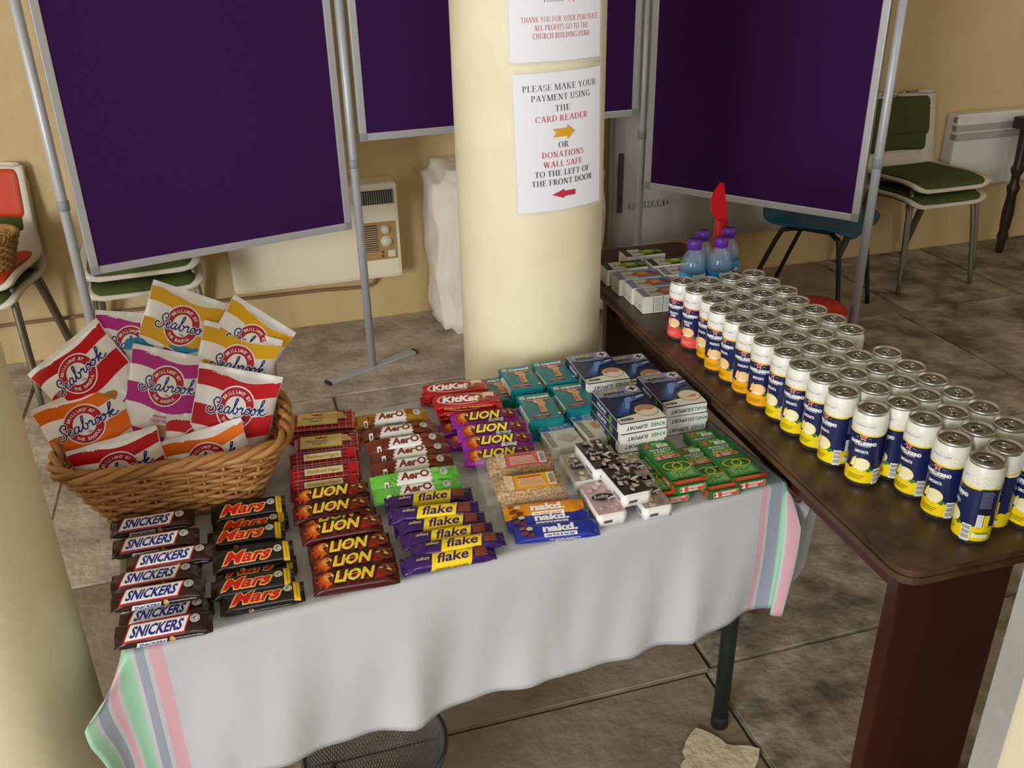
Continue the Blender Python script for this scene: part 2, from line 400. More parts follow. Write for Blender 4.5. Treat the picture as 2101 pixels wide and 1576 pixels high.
# ------------------------------------------------------------ purple display screen
ALU = M('b9b9ba', .42, metal=.35, bump=(80, .05, .001)); POLE = M('b4b6bb', .4, metal=.2)
PURP = M('3c164f', .95, var=(90, '351246', .3), bump=(400, .25, .002), spec=.15, sheen=.08)
CLIP = M('8d8f93', .5)
pA, pB, pC, pD = Vector((-1.455, 2.985, 0)), Vector((-.58, 3.502, 0)), Vector((.565, 3.93, 0)), Vector((1.335, 3.335, 0))
ds = thing('display_screen', 'folding display screen of three purple felt boards on grey metal poles', 'display screen')
def board(a, b, z0, z1, gap0, gap1):
    d = (b - a); Lb = d.length; d.normalize(); an = math.atan2(d.y, d.x)
    p = thing('panel', None, None, a, an); p.parent = ds
    x0, x1 = gap0, Lb - gap1
    mb = MB(); mb.box(x0 + .02, x1 - .02, -.009, .009, z0 + .02, z1 - .02); mb.build('felt', PURP, p)
    for (a0, a1, c0, c1) in ((x0, x1, z0, z0 + .028), (x0, x1, z1 - .028, z1), (x0, x0 + .028, z0 + .028, z1 - .028), (x1 - .028, x1, z0 + .028, z1 - .028)):
        mb = MB(); mb.box(a0, a1, -.0125, .0125, c0, c1, .003); mb.build('frame_rail', ALU, p)
    for cx in (x0, x1 - .03):
        mb = MB(); mb.box(cx, cx + .03, -.0135, .0135, z0 - .001, z0 + .03, .003); mb.build('corner_cap', CLIP, p)
board(pA, pB, .607, 1.81, .035, .035); board(pB, pC, .933, 1.83, .03, .03); board(pC, pD, .632, 1.835, .03, .035)
for p, fa in ((pA, 75), (pB, 42.5), (pC, 100), (pD, 60)):
    mb = MB(); mb.tube([p + Vector((0, 0, .01)), p + Vector((0, 0, 1.93))], .0165, 14); mb.build('pole', POLE, ds)
    mb = MB(); mb.box(-.218, .218, -.019, .019, 0, .012, .004, mx=Matrix.Translation(p) @ Matrix.Rotation(rad(fa), 4, 'Z')); ft = mb.build('foot', POLE, ds)
    for s in (-1, 1):
        mb = MB(); mb.box(s * .218 - .006, s * .218 + .006, -.0205, .0205, 0, .0135, .003, mx=Matrix.Translation(p) @ Matrix.Rotation(rad(fa), 4, 'Z')); mb.build('end_cap', M('24262a', .6), ft)
    mb = MB(); mb.lathe([(.0165, .835), (.019, .837), (.019, .868), (.0165, .87)], 14, mx=Matrix.Translation(p)); mb.build('pole_collar', CLIP, ds)

# ------------------------------------------------------------ stacking chairs
def make_chair(name, label, pad, shell, legm, padded=True):
    t = thing(name, label, 'chair')
    prof = smooth_path([(0, -.215, .405), (0, -.20, .428), (0, -.1, .437), (0, .06, .428), (0, .15, .432), (0, .195, .47), (0, .216, .55), (0, .234, .64), (0, .254, .755), (0, .257, .768)], 4)
    n = len(prof)
    def fn(i, j):
        p = prof[j]; q = j / (n - 1); u = i / 12 * 2 - 1
        hw = .205 if q < .35 else .205 - .02 * min(1, (q - .35) * 3)
        if q < .16: hw -= .065 * (1 - math.sqrt(max(0, 1 - (1 - q / .16) ** 2)))
        if q > .90: hw -= .045 * (1 - math.sqrt(max(0, 1 - ((q - .90) / .10) ** 2)))
        curl = .018 * abs(u) ** 4 * min(1, q / .14)
        back = max(0, min(1, (q - .45) * 5))
        return (hw * u, p.y - back * .035 * u * u * 1.2, p.z + (1 - back) * curl)
    vs = [fn(i, j) for j in range(n) for i in range(13)]; fs = []
    for j in range(n - 1):
        for i in range(12):
            zc = prof[j].z; yc = prof[j].y
            if padded and yc > .19 and .50 < zc < .565 and 2 <= i <= 9: continue
            fs.append((j * 13 + i, j * 13 + i + 1, (j + 1) * 13 + i + 1, (j + 1) * 13 + i))
    mb = MB(); mb.add(vs, fs, 0, True); sh = mb.build('shell', shell, t)
    md = sh.modifiers.new('thick', 'SOLIDIFY'); md.thickness = .016; md.offset = -1
    if padded:
        def pad_mesh(j0, j1, nm):
            m2 = MB()
            def g(u, v):
                jj = j0 + (j1 - j0) * v; j = int(min(n - 2, math.floor(jj))); f = jj - j
                a = Vector(fn(6, j)); b = Vector(fn(6, j + 1)); tn = (b - a).normalized(); nr = Vector((0, -tn.z, tn.y))
                uu = (u * 2 - 1); vv = v * 2 - 1
                sx = .86 * (1 - .1 * abs(vv) ** 8)
                A = Vector(fn(6 + 6 * uu * sx, j)); B = Vector(fn(6 + 6 * uu * sx, j + 1)); P = A.lerp(B, f)
                k = max(0, (1 - abs(uu) ** 6)) ** .5 * max(0, (1 - abs(vv) ** 6)) ** .5
                return P + nr * (.0055 + .015 * k)
            m2.grid(g, 29, 25); return m2.build(nm, pad, t)
        pad_mesh(2.8, 16.5, 'seat_pad'); pad_mesh(n - 12, n - 5, 'back_pad')
    for s in (-1, 1):
        mb = MB(); mb.tube(smooth_path([(s * .12, -.10, .405), (s * .165, -.14, .40), (s * .178, -.165, .36), (s * .2, -.215, 0)], 4), .0105, 8); mb.build('leg', legm, t)
        mb = MB(); mb.tube(smooth_path([(s * .12, .02, .405), (s * .165, .08, .405), (s * .175, .12, .36), (s * .195, .26, 0)], 4), .0105, 8); mb.build('leg', legm, t)
        mb = MB(); mb.tube([(s * .13, -.12, .408), (s * .13, .1, .408)], .009, 8); mb.build('seat_rail', legm, t)
    mb = MB(); mb.tube([(-.14, .03, .407), (.14, .03, .407)], .009, 8); mb.build('cross_rail', legm, t)
    return t
SHELL = M('cfc5b2', .55); LEG = M('77705f', .45, metal=.5); BLK = M('16201c', .45)
GREENP = M('3c4516', .85, var=(60, '49521f', .3)); ORNP = M('c33a16', .55)
gch = make_chair('stacking_chair', '', GREENP, SHELL, LEG); gch.scale = (1.06, 1.06, 1.02)
def chair_at(pro, label, front_mid, yaw, z=0., grp=None):
    c = Vector((front_mid[0], front_mid[1], z)) - Vector((math.sin(yaw), -math.cos(yaw), 0)) * .215
    return inst(pro, label, (c.x, c.y, z), yaw, group=grp)
chair_at(gch, 'green padded stacking chair, lower of the stack at the far right', (2.09, 4.30), rad(17), 0, 'green stacking chairs')
chair_at(gch, 'green padded stacking chair on top of the stack at the far right', (2.10, 4.31), rad(17), .072, 'green stacking chairs')
chair_at(gch, 'green padded stacking chair, lower of the stack under the left purple board', (-1.385, 3.32), rad(20), 0, 'green stacking chairs')
chair_at(gch, 'green padded stacking chair, upper of the stack under the left purple board', (-1.39, 3.33), rad(20), .072, 'green stacking chairs')
chair_at(gch, 'green padded stacking chair beneath the orange one at the left edge', (-2.03, 3.17), rad(8), 0, 'green stacking chairs')
och = make_chair('stacking_chair', '', ORNP, SHELL, LEG)
chair_at(och, 'orange padded stacking chair holding a raffia basket at the left edge', (-2.02, 3.18), rad(8), .072)
bch = make_chair('plastic_chair', '', None, M('135069', .5), BLK, padded=False)
chair_at(bch, 'blue moulded plastic chair with black legs behind the right purple board', (1.58, 3.96), rad(52), 0)
# raffia basket on the orange chair
RAF = M('b58b52', .8, var=(40, '8d6434', .3))
rb = thing('raffia_basket', 'small woven raffia basket lying on the orange chair seat', 'basket', (-1.96, 3.33, .525))
for k in range(9):
    z = .008 + k * .013; a0 = .085 + .035 * (k / 8)
    mb = MB(); mb.tube([((a0 + .004 * math.sin(18 * a + k * math.pi)) * math.cos(a), (a0 + .004 * math.sin(18 * a + k * math.pi)) * math.sin(a), z + .003 * math.sin(9 * a + k)) for a in [i * 2 * math.pi / 72 for i in range(72)]], .0085, 6, closed=True); mb.build('coil', RAF, rb)
mb = MB()
for k in range(3): mb.tube([((.122 + .008 * math.cos(14 * a + k * 2.1)) * math.cos(a), (.122 + .008 * math.cos(14 * a + k * 2.1)) * math.sin(a), .125 + .008 * math.sin(14 * a + k * 2.1)) for a in [i * 2 * math.pi / 90 for i in range(90)]], .007, 6, closed=True)
mb.build('braided_rim', RAF, rb)

# ------------------------------------------------------------ white-clothed table
TA = math.atan2(.433, 1.102); TO = Vector((-.585, 1.065, 0)); TL_, TD = 1.184, .60; TZ = .69
TMX = Matrix.Translation(TO) @ Matrix.Rotation(TA, 4, 'Z')
ft = thing('folding_table', 'folding table with black tubular legs under the white striped cloth', 'table', TO, TA)
mb = MB(); mb.box(.004, TL_ - .004, .004, TD, TZ - .03, TZ - .003, .004); mb.build('table_top', M('7d6a52', .6), ft)
for (a, b) in ((.06, .07), (TL_ - .035, .07), (.06, TD - .07), (TL_ - .06, TD - .07)):
    mb = MB(); mb.tube([(a, b, .012), (a, b, TZ - .03)], .0175, 16); lg = mb.build('leg', M('14201e', .4, var=(30, '1d2a27', .3)), ft)
    mb = MB(); mb.lathe([(0, 0), (.0195, 0), (.0195, .03), (.0175, .032)], 16, mx=Matrix.Translation((a, b, 0))); mb.build('rubber_foot', M('101413', .8), lg)
for a in (.06, TL_ - .05):
    mb = MB(); mb.tube([(a, .07, TZ - .045), (a, TD - .07, TZ - .045)], .011, 8); mb.build('leg_brace', M('14201e', .4), ft)
# cloth
def kf(t, ks):
    for i in range(len(ks) - 1):
        if t <= ks[i + 1][0]:
            f = (t - ks[i][0]) / (ks[i + 1][0] - ks[i][0]); f = f * f * (3 - 2 * f)
            return [a + (b - a) * f for a, b in zip(ks[i][1:], ks[i + 1][1:])]
    return list(ks[-1][1:])
def cloth(U, V):
    r = .011; d = max(0, -V); x, y, z = U, V, 0.
    if V < 0:
        if d < r * math.pi / 2: y = -r * math.sin(d / r); z = -(r - r * math.cos(d / r))
        else: y = -r; z = -(r + d - r * math.pi / 2)
        t = max(0, d - .02) / .3
        ph = ((U - .011) / .2775) % 1; tri = 1 - abs(ph * 2 - 1) ** 1.0
        sh = tri ** 2.2
        y -= t * (.017 * sh + .006 * math.sin(U * 31 + 1) + .004 * math.sin(U * 57 + d * 9))
        y += .004 * math.sin(d * 16 + U * 7) * min(1, d / .05)
        z += .005 * math.sin(U * 11 + .7) * t
    else:
        z = .0012 * noise.noise(Vector((U * 9, V * 9, 0)))
        if V > TD: y = TD + .01; z -= (V - TD)
    if U < 0:
        l = -U; q = math.exp(-d / .13)
        kk = max(0, min(1, (.06 - V) / .12)); x = -(.12 + .48 * kk) * l * (1 - .6 * d); z -= (.95 - .25 * kk) * l * q; y += -.10 * l * (d > 0) - .25 * l * min(1, d / .1)
        x -= .018 * math.sin(min(1, l / .1) * math.pi / 2) * math.exp(-((d - .07) / .07) ** 2)
    if U > TL_:
        l = U - TL_; t = min(1, d / .10)
        a = kf(l, [(0, 0, 0), (.045, .04, -.012), (.075, .022, .025), (.16, .118, .04)])
        b = kf(l, [(0, 0, 0), (.16, .055, 0)])
        x = TL_ + b[0] * (1 - t) + a[0] * t - .09 * d * math.exp(-((l - .04) / .035) ** 2); y += a[1] * t
        z -= .75 * l * (1 - t) * math.exp(-d / .1) if d < .2 else 0
        z -= .012 * t; z += .05 * t * max(0, l - .06) / .1
    return (x, y, TZ + z)
Us = [-.10 + .01 * i for i in range(11)] + [.012 * i for i in range(1, 99)] + [TL_ + .008 * i for i in range(0, 21)]
Vs = [-.31 + .0125 * i for i in range(23)] + [-.018, -.014, -.010, -.006, -.003, 0.] + [.03 * i for i in range(1, 21)] + [TD + .02, TD + .06, TD + .1]
mb = MB(); nu = len(Us); vs = [cloth(u, v) for v in Vs for u in Us]
mb.add(vs, [(j * nu + i, j * nu + i + 1, (j + 1) * nu + i + 1, (j + 1) * nu + i) for j in range(len(Vs) - 1) for i in range(nu - 1)], 0, True)
clm = bpy.data.materials.new('striped_cloth'); clm.use_nodes = True; nt = clm.node_tree; bs = nt.nodes['Principled BSDF']
bs.inputs['Roughness'].default_value = .92; bs.inputs['Specular IOR Level'].default_value = .2
uvn = nt.nodes.new('ShaderNodeUVMap'); uvn.uv_map = 'flat'; sep = nt.nodes.new('ShaderNodeSeparateXYZ'); rp = nt.nodes.new('ShaderNodeValToRGB')
nt.links.new(uvn.outputs['UV'], sep.inputs[0]); nt.links.new(sep.outputs['X'], rp.inputs['Fac'])
WHT, GRN, GRY, PNK = lin('bebfc2'), lin('9dc9a9'), lin('999dac'), lin('d3a4ad')
cr = rp.color_ramp; cr.interpolation = 'CONSTANT'
e0 = lambda u: (u + .2) / 1.7
stripes = [(-.2, -.079, GRN), (-.073, -.052, GRY), (-.045, -.028, PNK), (-.021, .0, GRN), (.007, .022, GRY), (.029, .047, PNK)]
stripes += [(TL_ - .060, TL_ - .043, PNK), (TL_ - .036, TL_ - .016, GRY), (TL_ - .010, TL_ + .010, GRN), (TL_ + .017, TL_ + .034, PNK)]
cr.elements[0].position = 0; cr.elements[0].color = GRN; cr.elements[1].position = e0(-.079); cr.elements[1].color = WHT
for a, b, c in stripes[1:]:
    e = cr.elements.new(e0(a)); e.color = c; e = cr.elements.new(e0(b)); e.color = WHT
nz = nt.nodes.new('ShaderNodeTexNoise'); nz.inputs['Scale'].default_value = 500; bp = nt.nodes.new('ShaderNodeBump'); bp.inputs['Strength'].default_value = .25; bp.inputs['Distance'].default_value = .001
nt.links.new(nz.outputs['Fac'], bp.inputs['Height']); nt.links.new(bp.outputs['Normal'], bs.inputs['Normal']); nt.links.new(rp.outputs['Color'], bs.inputs['Base Color'])
cl = mb.build('tablecloth', clm, mx=TMX)
tag(cl, 'white tablecloth with pink, grey and green end stripes draped over the sales table', 'tablecloth')
uv = cl.data.uv_layers.new(name='flat')
for lp in cl.data.loops:
    i = lp.vertex_index; uv.data[lp.index].uv = (e0(Us[i % nu]), Vs[i // nu] + .5)
md = cl.modifiers.new('thick', 'SOLIDIFY'); md.thickness = .0012; md.offset = -1

# ------------------------------------------------------------ dark table
DA = rad(15.4); DN = Vector((.583, 1.108, 0)); DZ = .76; DWD, DLN = .40, 1.62
dt = thing('wooden_table', 'long dark-stained wooden table carrying the drink cans', 'table', DN, DA)
DKT = M('2f1c13', .45, var=(11, '5a4128', .16), bump=(18, .35, .004), coat=.15)
DKP = M('3c1710', .38, var=(5, '31110b', .3), coat=.2, bump=(30, .1, .003))
def rrect(x0, x1, y0, y1, r, n=6):
    o = []
    for cx, cy, a in ((x1 - r, y0 + r, -90), (x1 - r, y1 - r, 0), (x0 + r, y1 - r, 90), (x0 + r, y0 + r, 180)):
        o += [(cx + r * math.cos(rad(a + 90 * i / n)), cy + r * math.sin(rad(a + 90 * i / n))) for i in range(n + 1)]
    return o
bm = bmesh.new(); pl = rrect(0, DWD, 0, DLN, .04)
f = bm.faces.new([bm.verts.new((x, y, DZ - .027)) for x, y in pl]); rr = bmesh.ops.extrude_face_region(bm, geom=[f])
for v in rr['geom']:
    if isinstance(v, bmesh.types.BMVert): v.co.z = DZ
bmesh.ops.bevel(bm, geom=[e for e in bm.edges if abs(e.verts[0].co.z - e.verts[1].co.z) < .001], offset=.008, segments=3, affect='EDGES')
bmesh.ops.recalc_face_normals(bm, faces=bm.faces[:])
mb = MB(); mb.bm(bm); mb.build('table_top', DKT, dt)
for y0 in (.045, DLN - .30):
    mb = MB(); mb.box(.035, .255, y0, y0 + .03, 0, DZ - .027, .004); mb.build('end_panel', DKP, dt)
mb = MB(); mb.box(.06, .085, .075, DLN - .30, DZ - .10, DZ - .027, .003); mb.build('side_rail', M('4d1d12', .4, var=(6, '38130b', .3)), dt)
mb = MB(); mb.box(.25, .275, .075, DLN - .30, DZ - .10, DZ - .027, .003); mb.build('side_rail', M('4d1d12', .4, var=(6, '38130b', .3)), dt)

# ------------------------------------------------------------ waste bin
WIRE = M('8c9096', .35, metal=.8)
bn = thing('waste_bin', 'silver wire mesh waste bin under the front of the white cloth', 'bin', (-.266, 1.237, 0))
mb = MB(); NB = 110
for k in range(NB):
    a = 2 * math.pi * k / NB
    for tw in (.9, -.9):
        mb.tube([((.095 + .033 * q) * math.cos(a + tw * q), (.095 + .033 * q) * math.sin(a + tw * q), .01 + .285 * q) for q in (0, .25, .5, .75, 1)], .0009, 3, caps=False)
o = mb.build('mesh_wall', WIRE, bn); o['kind'] = 'stuff'
mb = MB(); mb.tube([(.130 * math.cos(a), .130 * math.sin(a), .297) for a in [i * 2 * math.pi / 48 for i in range(48)]], .0055, 8, closed=True); mb.build('rim', M('6d7580', .3, metal=.8), bn)
mb = MB(); mb.lathe([(0, .004), (.097, .004), (.099, .02)], 32); mb.build('base', M('4a4d52', .5, metal=.6), bn)
mb = MB(); mb.box(-.07, .0, -.05, .05, .006, .16, .002, mx=Matrix.Rotation(.4, 4, 'Z')); mb.build('rubbish', M('8a5a2c', .7), bn)['label'] = 'brown card thrown in the bin'

# ------------------------------------------------------------ notices on the column
def _vs(x, t=1, b=0, w=.125, st=1, sb=1):
    P = [[(x - w / 2, b), (x + w / 2, b), (x + w / 2, t), (x - w / 2, t)]]
    if sb: P.append([(x - .16, b), (x + .16, b), (x + .16, b + .04), (x - .16, b + .04)])
    if st: P.append([(x - .16, t - .04), (x + .16, t - .04), (x + .16, t), (x - .16, t)])
    return P
def _hb(x0, x1, y, w=.05): return [[(x0, y - w / 2), (x1, y - w / 2), (x1, y + w / 2), (x0, y + w / 2)]]
def _dg(x0, y0, x1, y1, w): return [[(x0 - w / 2, y0), (x0 + w / 2, y0), (x1 + w / 2, y1), (x1 - w / 2, y1)]]
def _ar(cx, cy, rx, ry, a0, a1, tx=.13, ty=.05, n=14):
    o = arc_pts(cx, cy, rx, ry, a0, a1 - 1e-4, n); i = arc_pts(cx, cy, rx - tx, ry - ty, a0, a1 - 1e-4, n)
    return [[o[k], o[k + 1], i[k + 1], i[k]] for k in range(n)]
def _sr(x, y): return [[(x - .13, y), (x + .13, y), (x + .13, y + .04), (x - .13, y + .04)]]
GL = {
 'A': (.78, _dg(.10, 0, .38, 1, .06) + _dg(.66, 0, .41, 1, .135) + _hb(.2, .58, .33) + _sr(.11, 0) + _sr(.66, 0)),
 'B': (.68, _vs(.17) + _ar(.28, .75, .30, .25, -90, 90) + _ar(.28, .27, .36, .27, -90, 90)),
 'C': (.74, _ar(.42, .5, .38, .52, 50, 310) + _hb(.62, .68, .84, .25) + _hb(.63, .68, .14, .16)),
 'D': (.80, _vs(.17) + _ar(.26, .5, .48, .5, -90, 90)),
 'E': (.66, _vs(.17) + _hb(.17, .58, .975) + _hb(.17, .48, .52) + _hb(.17, .62, .025) + _hb(.55, .59, .89, .2) + _hb(.59, .63, .11, .2) + _hb(.45, .49, .52, .2)),
 'F': (.60, _vs(.17) + _hb(.17, .56, .975) + _hb(.17, .46, .52) + _hb(.53, .57, .89, .2) + _hb(.43, .47, .52, .2)),
 'G': (.80, _ar(.42, .5, .38, .52, 50, 320) + _vs(.66, .44, .04, sb=0) + _hb(.62, .68, .84, .25)),
 'H': (.82, _vs(.17) + _vs(.65) + _hb(.17, .65, .52)), 'I': (.36, _vs(.18)),
 'K': (.78, _vs(.17) + _dg(.24, .46, .62, 1, .06) + _dg(.34, .58, .66, 0, .14) + _sr(.62, .96) + _sr(.66, 0)),
 'L': (.62, _vs(.17) + _hb(.17, .58, .025) + _hb(.55, .59, .13, .24)),
 'M': (.98, _vs(.15, w=.06, st=0) + _vs(.83) + _dg(.48, 0, .17, 1, .14) + _dg(.48, 0, .80, 1, .06) + _sr(.12, .96)),
 'N': (.82, _vs(.15, w=.06) + _vs(.66, w=.06, sb=0) + _dg(.64, 0, .17, 1, .14)),
 'O': (.82, _ar(.41, .5, .39, .52, 0, 360, n=28)), 'P': (.64, _vs(.17) + _ar(.28, .73, .32, .27, -90, 90)),
 'R': (.74, _vs(.17) + _ar(.28, .74, .31, .26, -90, 90) + _dg(.36, .48, .64, 0, .14) + _sr(.66, 0)),
 'S': (.56, _ar(.28, .75, .23, .27, 40, 270, .10, .06) + _ar(.28, .25, .24, .28, -140, 90, .10, .06) + _hb(.46, .5, .86, .2) + _hb(.04, .08, .14, .2)),
 'T': (.68, _vs(.34, st=0) + _hb(.04, .64, .975) + _hb(.04, .08, .88, .2) + _hb(.6, .64, .88, .2)),
 'U': (.78, _vs(.17, 1, .3, sb=0) + _vs(.61, 1, .3, w=.06, sb=0) + _ar(.39, .3, .285, .32, 180, 360, .10, .07)),
 'W': (1.04, _dg(.32, 0, .12, 1, .13) + _dg(.32, 0, .52, 1, .06) + _dg(.72, 0, .50, 1, .13) + _dg(.72, 0, .92, 1, .06) + _sr(.12, .96) + _sr(.92, .96) + _sr(.5, .96)),
 'Y': (.74, _vs(.37, .46, 0, st=0) + _dg(.37, .44, .12, 1, .13) + _dg(.37, .44, .62, 1, .06) + _sr(.12, .96) + _sr(.62, .96)),
 '4': (.56, _vs(.38, 1, 0, st=0) + _dg(.06, .3, .36, 1, .06) + _hb(.04, .54, .3)), '0': (.56, _ar(.28, .5, .25, .52, 0, 360, n=24)),
 'p': (.58, _vs(.15, .66, -.26) + _ar(.26, .33, .26, .34, -130, 130))}
def serif(art, s, xc, y, h, mat, width=None):
    adv = 0; L = []
    for c in s:
        if c == ' ': adv += .32; continue
        w, P = GL[c]; L += [[(x + adv, yy) for x, yy in p] for p in P]; adv += w + .05
    k = (width / adv) if width else h
    T = []
    for p in L:
        q = [(xc + (x - adv / 2) * k, y + (yy - .5) * h) for x, yy in p]; T += [[q[0], q[1], q[2]], [q[0], q[2], q[3]]]
    art.tri(T, mat)
PAPER = M('e9e9f0', .6); INK = M('2a2a30', .7); REDI = M('c22a44', .7); YELI = M('e0a21c', .6)
def notice(name, label, zc, phi, tilt, draw, hh=.297, rho=.26):
    t = thing(name, label, 'notice', (CC.x, CC.y, 0)); ct, st_ = math.cos(tilt), math.sin(tilt)
    def S(u, v, h):
        a = (u * ct - v * st_); zz = (u * st_ + v * ct); an = phi + a / rho
        c = Vector((math.sin(phi), -math.cos(phi), 0)) * (CR + .003 - rho); d = Vector((math.sin(an), -math.cos(an), 0))
        p = c + d * (rho + h); return (p.x, p.y, zc + zz)
    mb = MB(); W = .21
    mb.grid(lambda i, j: S((i - .5) * W, (j - .5) * hh, .0003), 17, 5); mb.grid(lambda i, j: S((i - .5) * W, (j - .5) * hh, -.0003), 17, 5, flip=True)
    mb.build('paper', PAPER, t)
    mb = MB(); mb.grid(lambda i, j: S((i - .5) * (W + .014), (j - .5) * (hh + .014), -.0006), 17, 5)
    mb.build('laminate_border', M('f4f4f0', .12, alpha=.22, coat=.5), t)
    for nm, dr in draw:
        a = Art(); dr(a); a.build(nm, S, t, .03, base=.0005)
def d2(a):
    for s, y, c, wd in (('PLEASE MAKE YOUR', 30, INK, .178), ('PAYMENT USING', 51, INK, .142), ('THE', 74, INK, .037), ('CARD READER', 95, REDI, .127), ('OR', 152, INK, .026), ('DONATIONS', 172, REDI, .103), ('WALL SAFE', 193, REDI, .097), ('TO THE LEFT OF', 213, INK, .137), ('THE FRONT DOOR', 233, INK, .152)):
        serif(a, s, .003, .1485 - y / 1000, .0125, c, wd)
    y = .1485 - .126; a.poly([(-.022, y + .009), (.012, y + .009), (.012, y + .016), (.031, y), (.012, y - .016), (.012, y - .009), (-.022, y - .009), (-.014, y)], YELI)
    y = .1485 - .261; a.poly([(.030, y + .006), (.002, y + .006), (.002, y + .0105), (-.027, y), (.002, y - .0105), (.002, y - .006), (.030, y - .006)], REDI)
def d0(a): serif(a, 'TISSUES', -.012, -.028, .010, INK, .045); serif(a, '40p', .028, -.028, .010, REDI, .022)
def d1(a):
    for s, y, wd in (('THANK YOU FOR YOUR PURCHASE', -.066, .178), ('ALL PROFITS GO TO THE', -.082, .124), ('CHURCH BUILDING FUND', -.098, .131)): serif(a, s, .008, y, .0105, REDI, wd)
notice('payment_notice', 'white laminated notice asking for payment by card reader, with two arrows', 1.222, rad(22.5), rad(1.6), (('print', d2),))
notice('price_notice', 'white laminated notice thanking buyers in red, top of the column', 1.541, rad(19.5), rad(.6), (('price_line', d0), ('thanks_print', d1)))
# ------------------------------------------------------------ wicker basket and crisp packets
BA = rad(15); BC = Vector((-.622, 1.496, TZ + .001)); BEX = Vector((math.cos(BA), math.sin(BA), 0)); BEY = Vector((-math.sin(BA), math.cos(BA), 0))
WK = [M('b07a41', .5, var=(25, '8a5426', .25)), M('c08c50', .5, var=(25, '9a6430', .25)), M('a06a35', .5, var=(25, 'bd8b52', .25))]
bk = thing('wicker_basket', 'tapered honey-brown wicker basket full of crisp packets', 'basket', BC, BA)
def bper(a, q, off=0.):
    hx, hy = .135 + .062 * q, .088 + .040 * q
    e = .42; c, s = math.cos(a), math.sin(a)
    x, y = hx * math.copysign(abs(c) ** e, c), hy * math.copysign(abs(s) ** e, s)
    n = Vector((math.copysign(abs(c) ** (2 - e) / hx, c), math.copysign(abs(s) ** (2 - e) / hy, s))).normalized()
    return x + n.x * off, y + n.y * off
def peri(n):
    pts = [i * 2 * math.pi / 720 for i in range(720)]; P = [Vector(bper(a, .5)) for a in pts]; acc = [0]
    for i in range(720): acc.append(acc[-1] + (P[(i + 1) % 720] - P[i]).length)
    out = []; j = 0
    for k in range(n):
        t = acc[-1] * k / n
        while acc[j + 1] < t: j += 1
        out.append(pts[j] + (t - acc[j]) / (acc[j + 1] - acc[j]) * 2 * math.pi / 720)
    return out
NS = 34; PA = peri(NS * 4)
for k in range(13):
    q = (k + .5) / 13; pts = []
    for i, a in enumerate(PA):
        x, y = bper(a, q, .0042 * math.cos(i / 4 * math.pi + k * math.pi)); pts.append((x, y, .004 + .122 * q + .0012 * math.sin(i * .37 + k * 2)))
    mb = MB(); mb.tube(pts, .0047, 6, closed=True); mb.build('weaving_rod', WK[k % 3], bk)
for i in range(NS):
    a = PA[i * 4]; mb = MB()
    mb.tube([bper(a, 0) + (.002,), bper(a, .5) + (.065,), bper(a, 1.03) + (.130,)], .003, 5); mb.build('stake', WK[2], bk)
for k in range(3):
    pts = []
    for i, a in enumerate(PA):
        ph = i / len(PA) * 2 * math.pi * 9 + k * 2.1
        x, y = bper(a, 1.03, .008 * math.cos(ph)); pts.append((x, y, .133 + .007 * math.sin(ph)))
    mb = MB(); mb.tube(pts, .0066, 7, closed=True); mb.build('rim_rod', WK[(k + 1) % 3], bk)
mb = MB(); mb.box(-.13, .13, -.083, .083, 0, .005); mb.build('base', WK[2], bk)

SEAB = [[(.15, .62), (-.1, .78), (-.35, .5), (-.2, .05), (.35, -.15), (.85, .2), (.8, .75), (.45, 1.2), (.35, 1.75), (.75, 2.15), (1.2, 1.9), (1.1, 1.45), (.85, 1.5)],
        [(1.1, .45), (1.45, .55), (1.75, .8), (1.6, 1.05), (1.35, .8), (1.4, .25), (1.75, .05), (2.1, .3)],
        [(2.75, .9), (2.45, 1.0), (2.15, .6), (2.25, .1), (2.55, .1), (2.8, .6), (2.85, .95), (2.8, .3), (2.95, .05), (3.25, .3)],
        [(3.2, .3), (3.6, 1.2), (3.75, 2.1), (3.5, 2.1), (3.45, 1.2), (3.5, .3), (3.75, .02), (4.1, .3), (4.05, .8), (3.85, .85), (4.3, .7)],
        [(4.3, .7), (4.55, 1.0), (4.6, .8), (4.85, .85), (4.8, .3), (4.95, .05), (5.2, .25)],
        [(5.75, .95), (5.4, .8), (5.3, .3), (5.6, .03), (5.95, .35), (5.85, .85), (5.65, .95), (5.8, .7), (6.2, .75)],
        [(6.6, .95), (6.25, .8), (6.15, .3), (6.45, .03), (6.8, .35), (6.7, .85), (6.5, .95), (6.65, .7), (7.05, .75)],
        [(7.05, .7), (7.5, 1.3), (7.65, 2.1), (7.4, 2.1), (7.35, 1.0), (7.3, .05)], [(7.35, .5), (7.75, .95), (7.9, .75), (7.5, .5), (7.75, .1), (8.1, .05), (8.4, .35)]]
SEAB = [[(p.x, p.y) for p in smooth_path([(a, b, 0) for a, b in s], 5)] for s in SEAB]
BGW, BGH = .148, .195
WHP = M('e8e4e0', .36, coat=.2); NAVY = M('1c2a74', .5, spec=.3); RDK = M('b3182a', .5, spec=.3); WPR = M('ebe7e3', .42)
